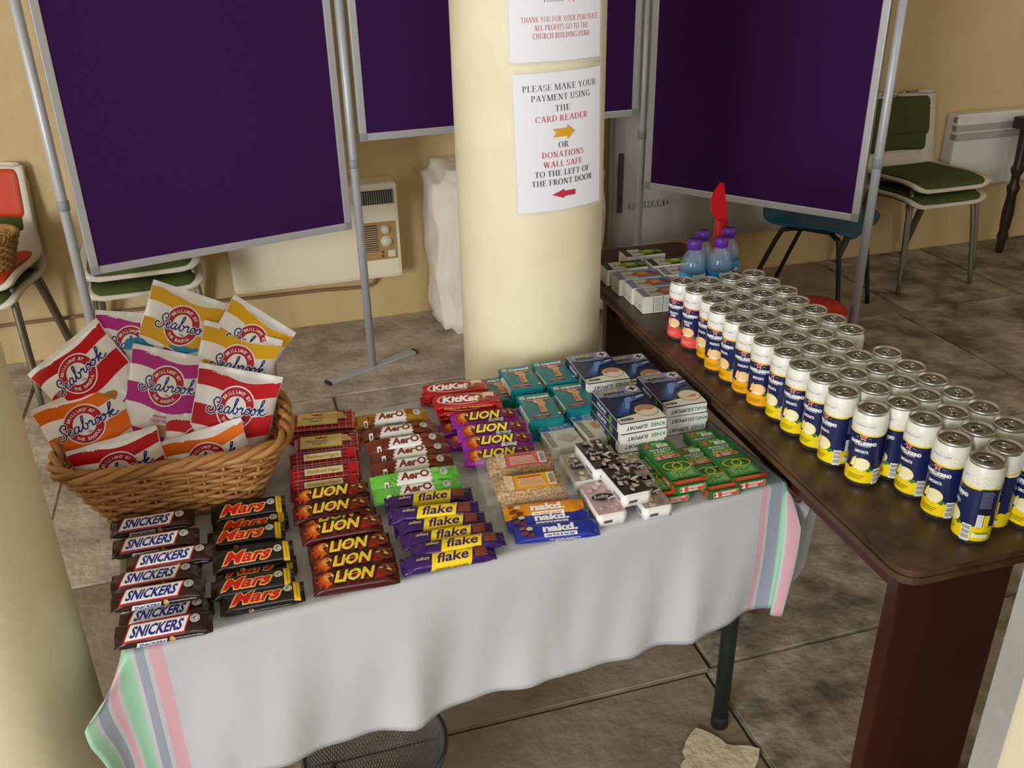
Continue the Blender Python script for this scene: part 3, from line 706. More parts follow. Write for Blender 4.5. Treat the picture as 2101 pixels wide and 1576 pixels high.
def bagS(sgn=1, seed=0.):
    def S(x, y, h):
        u, v = x / (BGW / 2), y / (BGH / 2)
        vv = min(1, abs(v) / .87)
        k = max(0., 1 - abs(u) ** 2.6) ** .62 * max(0., 1 - vv ** 2.6) ** .6
        wr = .0016 * noise.noise(Vector((x * 60 + seed, y * 26, seed))) + .0030 * noise.noise(Vector((x * 22 + seed * 2, y * 20, 3.)))
        edge = .0024 * math.sin(x * 110 + seed) * max(0, abs(v) - .55) * 1.6
        sx = 1 - .09 * k * (1 - abs(v)) - .05 * (1 - vv ** 4) - .38 * max(0, -v - .05) ** 1.2
        return (x * sx, y, sgn * (.024 * k + .0004) + sgn * wr * (k > 0) * min(1, k * 3 + .15) + edge + sgn * h)
    return S
def wave(y, amp, n=17, ph=0.): return [(-BGW * .494 + BGW * .988 * i / (n - 1), y + amp * math.sin((i / (n - 1)) * 2 * math.pi + ph)) for i in range(n)]
def make_bag(name, colour, seed, flavour=None):
    t = thing(name, '', 'crisp packet', group='crisp packets in the wicker basket')
    mb = MB(); S = bagS(1, seed); B = bagS(-1, seed)
    mb.grid(lambda i, j: S((i - .5) * BGW, (j - .5) * BGH, 0), 41, 53); mb.grid(lambda i, j: B((i - .5) * BGW, (j - .5) * BGH, 0), 41, 53, flip=True)
    mb.build('packet', WHP, t)
    cm = M(colour, .5, spec=.3); a = Art()
    a.poly(wave(.082, .006, ph=.9) + wave(.055, .006, ph=.9)[::-1], cm)
    a.poly(wave(.022, .006, ph=.9) + wave(-.016, .006, ph=.9)[::-1], cm); a.poly(wave(-.062, .005, ph=.9) + wave(-.083, .004, ph=.9)[::-1], cm)
    cx, cy = 0, .030
    a.ell(cx, cy, .0375, .040, WPR, 36); a.ring(cx, cy, .0205, .035, RDK, n=40, k=1.07); a.ell(cx, cy, .020, .0215, WPR, 30)
    a.arctext('BRILLIANT BY', cx, cy, .0290, .0062, WPR, 92, 118); a.arctext('THE BAGFUL', cx, cy, .0292, .0062, WPR, 270, 100, inside=True)
    f = lambda p: ((p[0] - 3.95) * .0128 + .002 + .10 * p[1] * .0128, (p[1] - .8) * .0128 + .030 + (p[0] - 3.95) * .0009)
    a.stroke(SEAB, .0052, WPR, f); a.stroke(SEAB, .0026, NAVY, f)
    a.text('1948', .004, .013, .0038, NAVY, bold=.01); a.text('SINCE', .004, .0185, .0016, NAVY)
    if flavour:
        for i, s in enumerate(flavour): a.text(s, 0, -.030 - i * .008, .006, cm, bold=.02)
    a.ell(.01, -.058 if flavour else -.045, .028, .012, M('b5803c', .5, var=(60, '8f5c24', .3)), 18)
    a.build('print', S, t, .006)
    return t
BR = {'red': make_bag('crisp_packet', 'c20c18', 1.3), 'pink': make_bag('crisp_packet', 'b81f86', 5.1, ('PRAWN', 'COCKTAIL')), 'yellow': make_bag('crisp_packet', 'e0a800', 8.7),
      'blue': make_bag('crisp_packet', '2f88b0', 12.2), 'orange': make_bag('crisp_packet', 'ea6f04', 17.9)}
BAGS = [('yellow', (315, 573), (472, 625), .075, 16, 'yellow crisp packet at the very back, tallest of the heap'),
        ('yellow', (481, 604), (608, 683), .07, 14, 'yellow crisp packet at the back right corner of the basket'),
        ('pink', (197, 636), (345, 645), .065, 16, 'magenta crisp packet half hidden at the back of the basket'),
        ('red', (54, 770), (199, 651), .025, 20, 'red crisp packet tilted steeply at the back left of the basket'),
        ('blue', (250, 677), (416, 681), .035, 18, 'blue crisp packet in the middle of the heap'),
        ('yellow', (420, 656), (581, 698), .03, 18, 'yellow crisp packet in the middle row at the right'),
        ('pink', (273, 704), (436, 737), -.005, 18, 'magenta prawn crisp packet standing in the middle of the basket'),
        ('red', (409, 743), (581, 774), -.03, 16, 'red crisp packet standing upright at the right of the basket'),
        ('red', (330, 850), (480, 845), -.05, 16, 'red crisp packet mostly buried behind the two front packets'),
        ('orange', (61, 843), (240, 766), -.025, 20, 'orange crisp packet leaning out over the left of the basket'),
        ('red', (133, 928), (320, 872), -.080, 12, 'red crisp packet tucked behind the front left rim of the basket'),
        ('orange', (322, 910), (494, 856), -.080, 12, 'orange crisp packet tucked behind the front right rim of the basket')]
for colr, tl, tr, yb, tau, lab in BAGS:
    p0 = BC + BEY * (yb + BGH * math.sin(rad(tau))); A = px_plane(*tl, p0, BEY); B = px_plane(*tr, p0, BEY)
    X = (B - A); sc = X.length / BGW; X.normalize()
    up = Vector((0, 0, math.cos(rad(tau)))) + BEY * math.sin(rad(tau)); Y = (up - up.dot(X) * X).normalized(); Z = X.cross(Y)
    sc = min(1.12, max(.85, sc)); top = (A + B) / 2
    sy = min(sc, (top.z - TZ - .012) / (BGH * Y.z)) * (.8 if X.z > .2 else 1); o = top - Y * (BGH / 2 * sy)
    mx = Matrix.Translation(o) @ Matrix((X * sc, Y * sy, Z * sc)).transposed().to_4x4()
    inst(BR[colr], lab, mx=mx)

# ------------------------------------------------------------ wrapped bars
def make_bar(name, label, cat, L, W, T, base, draw, group, fin=.012, exp=.62, wr=.0009, seed=0., square=.10):
    t = thing(name, label, cat, group=group)
    hb = L / 2 - fin
    N = 240; sec = []
    for i in range(N + 1):
        an = 2 * math.pi * i / N; c, s = math.sin(an), math.cos(an)
        sec.append((math.copysign(abs(c) ** exp, c) * W / 2, math.copysign(abs(s) ** exp, s) * T / 2))
    acc = [0]
    for i in range(N): acc.append(acc[-1] + math.hypot(sec[i + 1][0] - sec[i][0], sec[i + 1][1] - sec[i][1]))
    TOT = acc[-1]
    def at(v):
        v = v % TOT; lo, hi = 0, N
        while hi - lo > 1:
            m = (lo + hi) // 2
            if acc[m] <= v: lo = m
            else: hi = m
        f = (v - acc[lo]) / max(1e-9, acc[lo + 1] - acc[lo])
        y = sec[lo][0] + (sec[lo + 1][0] - sec[lo][0]) * f; z = sec[lo][1] + (sec[lo + 1][1] - sec[lo][1]) * f
        a, b = sec[max(0, lo - 2)], sec[min(N, lo + 3)]; ty, tz = b[0] - a[0], b[1] - a[1]; l = math.hypot(ty, tz) or 1
        return y, z, -tz / l, ty / l
    def S(x, v, h):
        y, z, ny, nz = at(v); ny, nz = -ny, -nz
        if ny * y + nz * z < 0: ny, nz = -ny, -nz
        q = max(0, (abs(x) - hb * (1 - square * 2)) / (L / 2 - hb * (1 - square * 2))); q = min(1, q)
        kz = (1 - q ** 1.6) if q < 1 else 0; kz = max(.035, kz); ky = 1 + .06 * q
        n = wr * (.5 + 2.2 * q) * noise.noise(Vector((x * 90 + seed, y * 70, z * 90))) * (1 if kz > .05 else .3)
        fz = .0016 * math.sin(y * 260 + seed) * max(0, q - .6) * 2.0
        return (x, y * ky + ny * (n + h), z * kz + nz * (n + h) + fz)
    mb = MB(); nu, nv = 37, 40
    xs = [-L / 2 + L * (.5 - .5 * math.cos(math.pi * i / (nu - 1))) for i in range(nu)]
    vs = [S(x, TOT * j / nv, 0) for x in xs for j in range(nv)]; fs = []
    for i in range(nu - 1):
        for j in range(nv): fs.append((i * nv + j, (i + 1) * nv + j, (i + 1) * nv + (j + 1) % nv, i * nv + (j + 1) % nv))
    fs += [tuple(range(nv)), tuple(reversed(range((nu - 1) * nv, nu * nv)))]
    mb.add(vs, fs, 0, True); mb.build('wrapper', base, t)
    a = Art(); draw(a, L, W, T); a.build('print', S, t, .0045, base=.0004)
    return t
WH = M('efece8', .35, coat=.2); LOGO = M('c9c7c2', .4); BLK_ = M('17130f', .5)
def recyc(a, x, v, r):
    a.ell(x, v, r, r, LOGO, 20); a.ring(x, v, r * .62, r * .74, M('77736d', .5), n=18); a.ring(x, v, r * .15, r * .4, M('55514c', .5), 30, 270, 10)
def d_snick(a, L, W, T):
    R_, W_, B_ = M('b8202c', .35), WH, M('1f2a86', .4)
    a.rect(-.052, .036, -.0155, .0145, R_, .35); a.rect(-.0495, .0335, -.013, .012, W_, .35)
    a.text('SNICKERS', -.008, -.0005, .0175, B_, width=.073, shear=.35, bold=.035)
    a.rect(-.030, .012, -.029, -.019, W_, .35); a.text('SNICKERS', -.0165, -.024, .0068, B_, width=.037, shear=.35, bold=.03)
    a.ell(.012, -.0225, .0042, .0055, M('c89a54', .5)); a.text('NOT FOR INDIVIDUAL RESALE', .034, -.0215, .0024, WH, bold=.01)
    recyc(a, .046, .004, .0072)
def d_mars(a, L, W, T):
    G, R_ = M('e3b667', .4), M('cf1b16', .35)
    a.text('Mars', -.006, .0, .0225, G, width=.076, shear=.5, bold=.075); a.text('Mars', -.006, .0, .0218, R_, width=.071, shear=.5, bold=.025)
    recyc(a, .040, .003, .0068); a.rect(.0485, .058, -.020, .016, M('e0b010', .4)); a.rect(.0525, .054, -.016, .012, M('b8860c', .4))
    a.stroke([arc_pts(-.018, -.025, .0036, .0036, 0, 360, 14)], .0008, M('c98a3c', .4), closed=True); a.stroke([[(-.0195, -.025), (-.018, -.0265), (-.0155, -.0225)]], .001, WH)
    a.text('Free from artificial colours, flavours & preservatives', .011, -.025, .0022, M('b9b4a8', .5), bold=.01)
def lionhead(a, x, v, k):
    O1, O2, D, P = M('d9641a', .4), M('e79a3c', .4), M('57200d', .5), M('efd9b4', .4)
    pts = [(x + k * (1 + .22 * math.sin(i * 2.4)) * math.cos(i * 2 * math.pi / 22) * .95, v + k * (1 + .22 * math.sin(i * 2.4)) * math.sin(i * 2 * math.pi / 22)) for i in range(22)]
    a.poly(pts, M('c23c12', .4)); a.ell(x + k * .1, v + k * .05, k * .78, k * .85, O1); a.ell(x + k * .28, v + k * .22, k * .52, k * .55, O2)
    a.poly([(x + k * .15, v + k * .1), (x + k * .95, v + k * .55), (x + k * .98, v - k * .6), (x + k * .45, v - k * .55)], D)
    a.poly([(x + k * .55, v + k * .35), (x + k * .7, v + k * .05), (x + k * .8, v + k * .45)], WH); a.poly([(x + k * .6, v - k * .5), (x + k * .72, v - k * .15), (x + k * .85, v - k * .5)], WH)
    a.ell(x + k * .72, v - k * .2, k * .16, k * .2, M('c0362a', .4), 12); a.ell(x + k * .3, v + k * .45, k * .09, k * .07, BLK_, 10)
    for i in range(7):
        an = 1.6 + i * .45; a.stroke([[(x + k * .55 * math.cos(an), v + k * .6 * math.sin(an)), (x + k * .95 * math.cos(an + .15), v + k * math.sin(an + .15))]], k * .07, D)
def nutty(a, x, v, k, c1='6e2d12', c2='b0703a'):
    random.seed(int(x * 1e5)); a.ell(x, v, k * 1.25, k * 1.05, M(c1, .45))
    for i in range(9): a.ell(x + random.uniform(-.9, .9) * k, v + random.uniform(-.7, .7) * k, k * random.uniform(.15, .38), k * random.uniform(.12, .25), M(random.choice((c2, 'd0a060', '4a1c0c')), .4), 9)
def d_lion(a, L, W, T, brownie=False):
    Y = M('f0dc2c', .35)
    if not brownie: a.rect(-.045, .048, -.011, .010, M('9c2413', .35))
    lionhead(a, -.047, .001, .0155)
    hh = .021 if not brownie else .0185
    a.text('LION', -.001, .002, hh * 1.12, M('2c1008', .4), width=.067, shear=.3, bold=.085); a.text('LION', -.001, .002, hh, Y, width=.061, shear=.3, bold=.04)
    if not brownie: a.text('LION', .0, -.001, hh * .5, M('f2a95a', .35), width=.058, shear=.3, bold=.0)
    nutty(a, .051, .002, .0115)
    if brownie:
        a.text('BROWNIE', .021, -.0125, .0062, BLK_, width=.033, shear=.2, bold=.06); a.text('BROWNIE', .021, -.0125, .0058, WH, width=.031, shear=.2, bold=.03)
        a.text('STYLE', .022, -.0195, .0052, WH, width=.02, shear=.2, bold=.03)
    else: a.text('MULTIPACK BAR - NOT TO BE SOLD SEPARATELY', .01, -.026, .0024, M('c79a86', .5), bold=.01)
def d_flake(a, L, W, T):
    Y, P = M('f0d21a', .4), M('3b1560', .4)
    a.rect(-.028, .040, -.0235, .0125, Y, .22)
    a.text('flake', .0075, .0005, .0165, P, width=.054, shear=.3, bold=.022)
    for i, (dx, dv) in enumerate(((.034, .008), (.037, .011), (.033, .0115), (.0375, .006))): a.ell(dx, dv, .0014, .0009, P, 8)
    a.text('MULTIPACK BAR - NOT FOR RESALE', .003, -.0195, .0032, P, width=.055, bold=.03)
    BRN = M('6e2e1d', .4); a.rect(.044, .064, -.009, .0095, BRN, .2)
    for i in range(4): a.stroke([[(.044, -.006 + i * .004), (.055, -.005 + i * .004), (.065, -.0065 + i * .004)]], .0009, M('a25a42', .4))
    a.text('cadbury', -.043, .003, .0058, M('cdbb8a', .4), width=.022, shear=.3, bold=.02)
def d_aero(kind):
    def d(a, L, W, T):
        word, cc, dots = {'caramel': ('caramel', 'b4731a', '8a4a12'), 'choc': ('chocolate', '5a2a1c', '7a3a22'), 'mint': ('peppermint', '3c7a30', '7fc25a')}[kind]
        pts = [(-.040, -.026), (.026, -.026)] + [(.030 + (.003 if i % 2 else -.002), -.022 + i * .004) for i in range(9)] + [(.03, .0135), (-.026, .0135)] + [(-.028 - i * .0014 + (.002 if i % 2 else -.002), .010 - i * .004) for i in range(9)]
        a.poly(pts, WH)
        a.text('Aer', -.008, .002, .017, M('7c3421', .4), width=.036, shear=.15, bold=.045); a.ring(.0185, .002, .0048, .0085, M('7c3421', .4), n=22)
        a.text(word, .003, -.0195, .0048, M('4a2418', .5), width=.034, bold=.01)
        random.seed(4)
        for i in range(16): a.ell(-.036 - random.random() * .012, -.02 + random.random() * .025, .0015 + random.random() * .0012, .0015 + random.random() * .001, M(dots, .4), 8)
        a.rect(-.058, -.050, -.021, -.008, WH); a.rect(-.056, -.052, -.017, -.012, M('55504a', .5))
        a.ell(.038, .004, .009, .006, M(dots, .4)); recyc(a, .054, -.002, .0075)
    return d
def d_short(gold):
    def d(a, L, W, T):
        R2, N, Wt = M('8f1018', .4), M('24305a', .4), M('d9c7b0', .4)
        for i in range(9):
            x = -.056 + i * .014; a.rect(x, x + .0016, -.042, .022, N if i % 2 else R2); a.rect(x + .004, x + .0045, -.042, .022, Wt)
        for i in range(7):
            y = -.038 + i * .0095; a.rect(-.06, .06, y, y + .0012, N if i % 2 else R2); a.rect(-.06, .06, y + .003, y + .0034, Wt)
        C_ = M('d8c08a', .4)
        if gold:
            a.rect(-.052, .030, -.020, .017, M('c2a458', .4)); a.rect(-.050, .028, -.0175, .0145, M('d2bb78', .4))
            a.poly([(-.025, .013), (-.015, .010), (-.012, .014), (-.008, .010), (.003, .013), (-.002, .006), (-.019, .006)], M('a3202a', .4))
            for i in range(3): a.rect(-.012 + i * .008, .046, -.006 + i * .006, -.0015 + i * .006, M('cfae6c', .5), -.6)
            a.text('Shortbread', -.020, .0, .0068, M('6e4a24', .5), width=.04, shear=.35, bold=.0); a.text('Fingers', -.014, -.0085, .0058, M('6e4a24', .5), width=.026, shear=.35)
        else:
            a.rect(-.040, .034, -.010, .008, M('7a1a16', .4)); a.rect(-.039, .033, -.009, .007, C_)
            a.text('Shortbread Fingers', -.003, -.0005, .0075, M('5e3a1e', .5), width=.062, shear=.35)
            a.rect(.043, .058, -.012, .012, M('b8161c', .35)); a.rect(-.045, .040, -.030, -.026, C_)
    return d
def d_kit(a, L, W, T):
    a.text('KitKat', -.010, .001, .019, WH, width=.078, shear=.18, bold=.05); a.ring(-.010, .001, .047, .049, WH, n=40, k=.36)
    a.ring(-.010, .001, .0505, .0515, WH, n=40, k=.36)
    a.rect(.036, .060, .002, .015, M('d9c6a0', .4)); a.rect(.030, .055, -.012, -.004, M('9a5a34', .4), .6)
    a.text('MULTIPACK BAR - NOT TO BE SOLD SEPARATELY', .004, -.0245, .0034, M('f0c23a', .4), width=.104, bold=.035)
def d_nakd(c):
    def d(a, L, W, T):
        a.text('nakd.', .006, .003, .014, WH, width=.062, bold=.05); a.rect(-.024, .034, -.0145, -.0075, WH); a.text('raw fruit & nut bar', .005, -.011, .0045, M(c, .4), width=.05, bold=.03)
        a.text('COCOA ORANGE' if c.startswith('d') else '100% NATURAL INGREDIENTS', .012, -.0195, .0028, WH, width=.055, bold=.02)
        a.rect(-.005, .028, -.028, -.022, WH)
        for i in range(12): a.rect(-.003 + i * .0024, -.003 + i * .0024 + (.0012 if i % 3 else .0005), -.0275, -.0225, BLK_)
        for i, (x, v, k) in enumerate(((-.057, -.004, .007), (-.048, .003, .006), (-.060, .006, .005), (-.046, -.010, .006))): a.ell(x, v, k, k * .62, M(('7a3a1c', 'd8c08a', '9a5428', '6a2a16')[i], .45), 14)
    return d
FT = dict(rough=.28, coat=.25)
P_SN = make_bar('chocolate_bar', '', 'chocolate bar', .140, .036, .021, M('2e1411', **FT), d_snick, 'brown wrapped peanut bars', seed=1)
P_MA = make_bar('chocolate_bar', '', 'chocolate bar', .130, .038, .022, M('15120f', **FT), d_mars, 'black wrapped bars with red script', seed=2)
P_LI = make_bar('chocolate_bar', '', 'chocolate bar', .138, .038, .022, M('4a130d', **FT), d_lion, 'red-brown wrapped bars with a lion', seed=3)
P_LB = make_bar('chocolate_bar', '', 'chocolate bar', .142, .037, .021, M('8d1b96', **FT), lambda a, L, W, T: d_lion(a, L, W, T, True), 'purple wrapped bars with a lion', seed=4)
P_FL = make_bar('chocolate_bar', '', 'chocolate bar', .160, .030, .024, M('3a1763', rough=.25, coat=.3, metal=.15), d_flake, 'purple and yellow wrapped flaky bars', exp=.8, fin=.018, wr=.0014, seed=5)
P_AC = make_bar('chocolate_bar', '', 'chocolate bar', .158, .033, .022, M('b07a1c', **FT), d_aero('caramel'), 'bubbly chocolate bars', fin=.016, seed=6)
P_AH = make_bar('chocolate_bar', '', 'chocolate bar', .160, .033, .022, M('6e2f1c', **FT), d_aero('choc'), 'bubbly chocolate bars', fin=.016, seed=7)
P_AM = make_bar('chocolate_bar', '', 'chocolate bar', .165, .034, .022, M('6cc447', **FT), d_aero('mint'), 'bubbly chocolate bars', fin=.016, seed=8)
P_SG = make_bar('shortbread_pack', '', 'biscuit pack', .130, .050, .020, M('b01c22', **FT), d_short(True), 'tartan shortbread packs', fin=.005, exp=.35, seed=9, wr=.0005, square=.03)
P_ST = make_bar('shortbread_pack', '', 'biscuit pack', .132, .040, .020, M('b01c22', **FT), d_short(False), 'tartan shortbread packs', fin=.005, exp=.35, seed=10, wr=.0005, square=.03)
P_KK = make_bar('chocolate_bar', '', 'chocolate bar', .140, .042, .012, M('b0141c', rough=.25, coat=.35, metal=.1), d_kit, 'red wrapped wafer bars', seed=11, exp=.5)
P_NO = make_bar('fruit_bar', '', 'fruit bar', .145, .032, .016, M('dc8a12', **FT), d_nakd('dc8a12'), 'raw fruit and nut bars', seed=12)
P_NB = make_bar('fruit_bar', '', 'fruit bar', .150, .034, .016, M('1f2f9a', **FT), d_nakd('1f2f9a'), 'raw fruit and nut bars', seed=13)
def place(pro, label, x, y, z, yaw, tilt, roll=0.):
    p = px(x, y, z)
    inst(pro, label, mx=Matrix.Translation(p) @ Matrix.Rotation(rad(yaw), 4, 'Z') @ Matrix.Rotation(rad(tilt), 4, 'X') @ Matrix.Rotation(rad(roll), 4, 'Y'))
def column_of(pro, base_label, L, where='from the front edge of the cloth'):
    n = len(L)
    for i, e in enumerate(L):
        lab = e[5] if len(e) > 5 else None
        p_, e2 = (pro, e) if not isinstance(e[0], bpy.types.Object) else (e[0], e[1:])
        place(p_, base_label % ORD[n - 1 - i], *e2[:5])
Z0, Z1, Z2 = TZ + .012, TZ + .024, TZ + .034
column_of(P_SN, 'brown wrapped peanut bar with blue lettering, %s from the cloth front', [(314, 1075, Z2, 15, 16), (321, 1115, Z2, 15, 18), (352, 1148, Z2, 16, 14), (322, 1186, Z1, 14, 12), (326, 1221, Z2 + .004, 14, 14), (343, 1262, Z0, 16, 8), (337, 1293, Z1, 15, 20)])
column_of(P_MA, 'black wrapped bar with red script lettering, %s from the cloth front', [(510, 1047, Z1, 15, 20), (515, 1080, Z0, 15, 12), (506, 1101, Z1, 14, 14), (520, 1144, Z2, 15, 22), (527, 1172, Z0, 15, 8), (520, 1200, Z1, 15, 10), (539, 1229, Z0 + .003, 15, 12)])
column_of(P_LI, 'red-brown wrapped bar with a roaring lion, %s from the cloth front', [(680, 1018, Z1, 14, 18), (682, 1049, Z1, 14, 16), (694, 1068, Z0, 15, 10), (702, 1088, Z2 + .004, 15, 16), (718, 1127, Z1, 15, 16), (726, 1157, Z0 + .004, 14, 14), (731, 1189, Z0 + .002, 13, 16)])
for i, e in enumerate([(P_SG, 664, 868, Z2 + .008, 8, 14), (P_ST, 660, 893, Z0, 9, 6), (P_SG, 672, 915, Z2, 10, 10), (P_ST, 666, 944, Z1 + .004, 12, 22), (P_ST, 669, 974, Z1, 12, 22), (P_ST, 669, 1001, Z0, 13, 16)]):
    place(e[0], 'red tartan shortbread pack%s, %s from the back of its row' % (' with gold panel' if e[0] is P_SG else '', ORD[i]), *e[1:])
for i, e in enumerate([(P_AC, 802, 860, Z2, 14, 18), (P_AC, 810, 880, Z0, 14, 10), (P_AH, 815, 888, Z2, 13, 10), (P_AH, 832, 911, Z2, 14, 20), (P_AH, 842, 932, Z1, 14, 14), (P_AH, 846, 956, Z1, 14, 22), (P_AM, 851, 983, Z2, 14, 20), (P_AM, 857, 1010, Z1, 14, 16)]):
    place(e[0], '%s bubbly chocolate bar, %s from the back of its row' % ({P_AC: 'golden caramel', P_AH: 'brown wrapped', P_AM: 'bright green peppermint'}[e[0]], ORD[i]), *e[1:])
column_of(P_FL, 'purple and yellow wrapped flaky bar, %s from the cloth front', [(880, 1026, Z1, 12, 20), (890, 1053, Z2, 8, 24), (903, 1077, Z1, 11, 22), (918, 1101, Z1, 13, 20), (940, 1120, Z1, 13, 14), (920, 1148, Z0 + .003, 15, 26)])
for i, e in enumerate([(926, 818, TZ + .008, 10, 0), (930, 811, TZ + .022, 8, 2), (934, 803, TZ + .036, 11, 2), (934, 797, TZ + .052, 12, 10), (968, 850, TZ + .010, 8, 20), (966, 843, TZ + .026, 8, 16), (962, 834, TZ + .042, 8, 14), (956, 822, TZ + .058, 8, 12)]):
    place(P_KK, 'red wrapped wafer bar, %s up in the %s pile by the column' % (ORD[i % 4], 'rear' if i < 4 else 'front'), *e)
for i, e in enumerate([(968, 880, Z0, 9, 8), (986, 905, Z0, 9, 8), (995, 860, Z2, 9, 24), (1010, 886, Z2 + .004, 8, 24), (1021, 910, Z2, 8, 22), (1025, 937, Z1, 8, 22)]):
    place(P_LB, 'purple wrapped lion bar, %s' % ('lying underneath at the %s of its pile' % ('back', 'front')[i] if i < 2 else 'upper layer, %s from the back' % ORD[i - 2]), *e)
for i, e in enumerate([(P_NO, 1116, 1047, TZ + .022, 8, 18), (P_NB, 1125, 1068, TZ + .014, 8, 16), (P_NB, 1142, 1090, TZ + .010, 8, 20)]):
    place(e[0], ('orange wrapped fruit bar, behind the two blue ones', 'blue wrapped fruit and nut bar, middle of three', 'blue wrapped fruit and nut bar, nearest the cloth edge')[i], *e[1:])
# oat flapjacks in clear film
OAT = M('94682f', .75, var=(240, 'd8b47a', .10), bump=(260, .9, .005))
def make_flap(col, pic):
    t = thing('flapjack', '', 'flapjack', group='oat flapjacks in clear film')
    bm = bmesh.new(); bmesh.ops.create_cube(bm, size=1)
    for v in bm.verts: v.co = Vector((v.co.x * .125, v.co.y * .050, v.co.z * .027))
    bmesh.ops.bevel(bm, geom=bm.edges[:], offset=.006, segments=3, affect='EDGES'); bmesh.ops.triangulate(bm, faces=bm.faces[:])
    for _ in range(2): bmesh.ops.subdivide_edges(bm, edges=[e for e in bm.edges if e.calc_length() > .006], cuts=1)
    bmesh.ops.triangulate(bm, faces=bm.faces[:])
    for v in bm.verts: v.co += noise.noise_vector(v.co * 170) * .0012
    mb = MB(); mb.bm(bm, 0, True); mb.build('oat_bar', OAT, t)
    FILM = M('f6f4f0', .08, alpha=.07, coat=.5); mb = MB()
    def F(i, j):
        x = (i - .5) * .168; an = j * 2 * math.pi; q = max(0, (abs(x) - .06) / .024); k = max(.05, 1 - q ** 1.3)
        c, s = math.cos(an), math.sin(an)
        return (x, math.copysign(abs(c) ** .5, c) * .0275 * (1 + .12 * q), math.copysign(abs(s) ** .5, s) * .0152 * k + .002 * math.sin(an * 7 + x * 90) * q)
    mb.grid(F, 33, 41); mb.build('film', FILM, t)
    a = Art(); C_ = M(col, .4); a.rect(-.030, .048, -.017, .018, C_); a.rect(.034, .047, -.013, .015, WH)
    for i in range(10): a.rect(.036 + i * .0010, .036 + i * .0010 + .0005, -.011, .013, BLK_)
    a.rect(-.046, -.030, -.017, .018, M(pic, .5, var=(120, 'f0e2c8', .3)))
    for i in range(7): a.rect(-.022, .028 - (i * 37 % 9) * .001, -.013 + i * .0036, -.0112 + i * .0036, M('e8c8b0' if i != 6 else '8a2418', .5))
    a.build('paper_label', lambda x, y, h: (x, y, .0156 + h), t)
    return t
FJ1, FJ2 = make_flap('c8615a', '9a4a44'), make_flap('eda41c', 'c8914a')
place(FJ2, 'oat flapjack in clear film, underneath the orange-labelled one', 1095, 1025, TZ + .016, 11, 0)
place(FJ2, 'oat flapjack in clear film with an orange label', 1086, 1000, TZ + .040, 12, 14)
place(FJ1, 'oat flapjack in clear film with a pink label', 1068, 955, TZ + .040, 11, 14)
place(FJ1, 'oat flapjack in clear film, underneath the pink-labelled one', 1072, 985, TZ + .016, 11, 0)
# ------------------------------------------------------------ cartons on the white cloth
def make_box(name, cat, W, D, Hh, base, top=None, front=None, left=None, group=None, b=.0012, wob=0.):
    """box with its origin at the middle of the base; W across, D deep; print on top (u right, v away), front and left faces"""
    t = thing(name, '', cat, group=group)
    bm = bmesh.new(); bmesh.ops.create_cube(bm, size=1)
    for v in bm.verts: v.co = Vector((v.co.x * W, v.co.y * D, (v.co.z + .5) * Hh))
    bmesh.ops.bevel(bm, geom=bm.edges[:], offset=b, segments=2, affect='EDGES')
    if wob:
        for _ in range(3): bmesh.ops.subdivide_edges(bm, edges=[e for e in bm.edges if e.calc_length() > .012], cuts=1, use_grid_fill=True)
        bmesh.ops.triangulate(bm, faces=bm.faces[:])
        for v in bm.verts: v.co += noise.noise_vector(v.co * 45) * wob
    mb = MB(); mb.bm(bm, 0, bool(wob)); mb.build('carton' if not wob else 'wrapped_pack', base, t)
    for nm, dr, S in (('top_print', top, lambda u, v, h: (u, v, Hh + h + wob)), ('front_print', front, lambda u, v, h: (u, -D / 2 - h - wob, v)), ('side_print', left, lambda u, v, h: (-W / 2 - h - wob, -u, v))):
        if dr: a = Art(); dr(a, W, D, Hh); a.build(nm, S, t)
    return t
def textlines(a, x0, x1, y0, n, dy, h, mat, seed=1):
    r = random.Random(seed)
    for i in range(n): a.rect(x0, x1 - r.random() * (x1 - x0) * .35, y0 - i * dy, y0 - i * dy + h, mat)
TEAL, TEAL2, CRED = M('0c7f84', .4, coat=.2), M('2f9da2', .4), M('c02c34', .4)
def c_top(a, W, D, Hh):
    a.poly([(-W / 2 + .002, -D / 2 + .002), (W / 2 - .002, -D / 2 + .002), (W / 2 - .002, D * .1), (0, D * .22), (-W / 2 + .002, D * .05)], M('12767c', .4))
    a.text('mpeed', .007, D / 2 - .015, .0105, WH, width=.046, bold=.05); a.ring(-.0255, D / 2 - .0145, .0042, .0068, WH, 40, 330, 18); a.ring(-.0245, D / 2 - .0145, .0018, .0030, WH, n=12)
    a.rect(-.022, .029, D / 2 - .034, D / 2 - .027, CRED); a.text('BLISTER PLASTERS', .004, D / 2 - .0305, .0035, M('e9b9b4', .4), width=.044, bold=.03)
    a.poly([(-.004, -.028), (.011, -.028), (.010, -.010), (.012, .002), (.017, .013), (.010, .026), (-.006, .028), (-.010, .020), (.0, .012), (-.003, -.004)], M('d39a72', .5)); a.ring(.005, .020, .0085, .0108, M('e8c3a4', .4), 20, 330, 20); a.poly([(-.002, -.02), (.004, -.02), (.003, .0), (-.001, .0)], M('b47448', .5))
    a.rect(-.026, .012, -.045, -.0375, CRED); a.text('INSTANT RELIEF', -.007, -.0412, .0034, M('e9b9b4', .4), width=.03, bold=.03)
    a.text('EXTREME', -.010, -.0495, .0028, WH); a.ell(.031, -.043, .0028, .0036, WH, 12)
def c_left(a, W, D, Hh):
    a.poly([(-.045, .001), (.042, .001), (.052, Hh - .001), (.03, Hh - .001), (-.02, Hh - .002)], WH); a.ell(.0, Hh * .5, .0045, .005, M('6fb0ba', .4), 12)
def c_front(a, W, D, Hh): textlines(a, .0, .024, .012, 2, .005, .0016, M('3f9da0', .4))
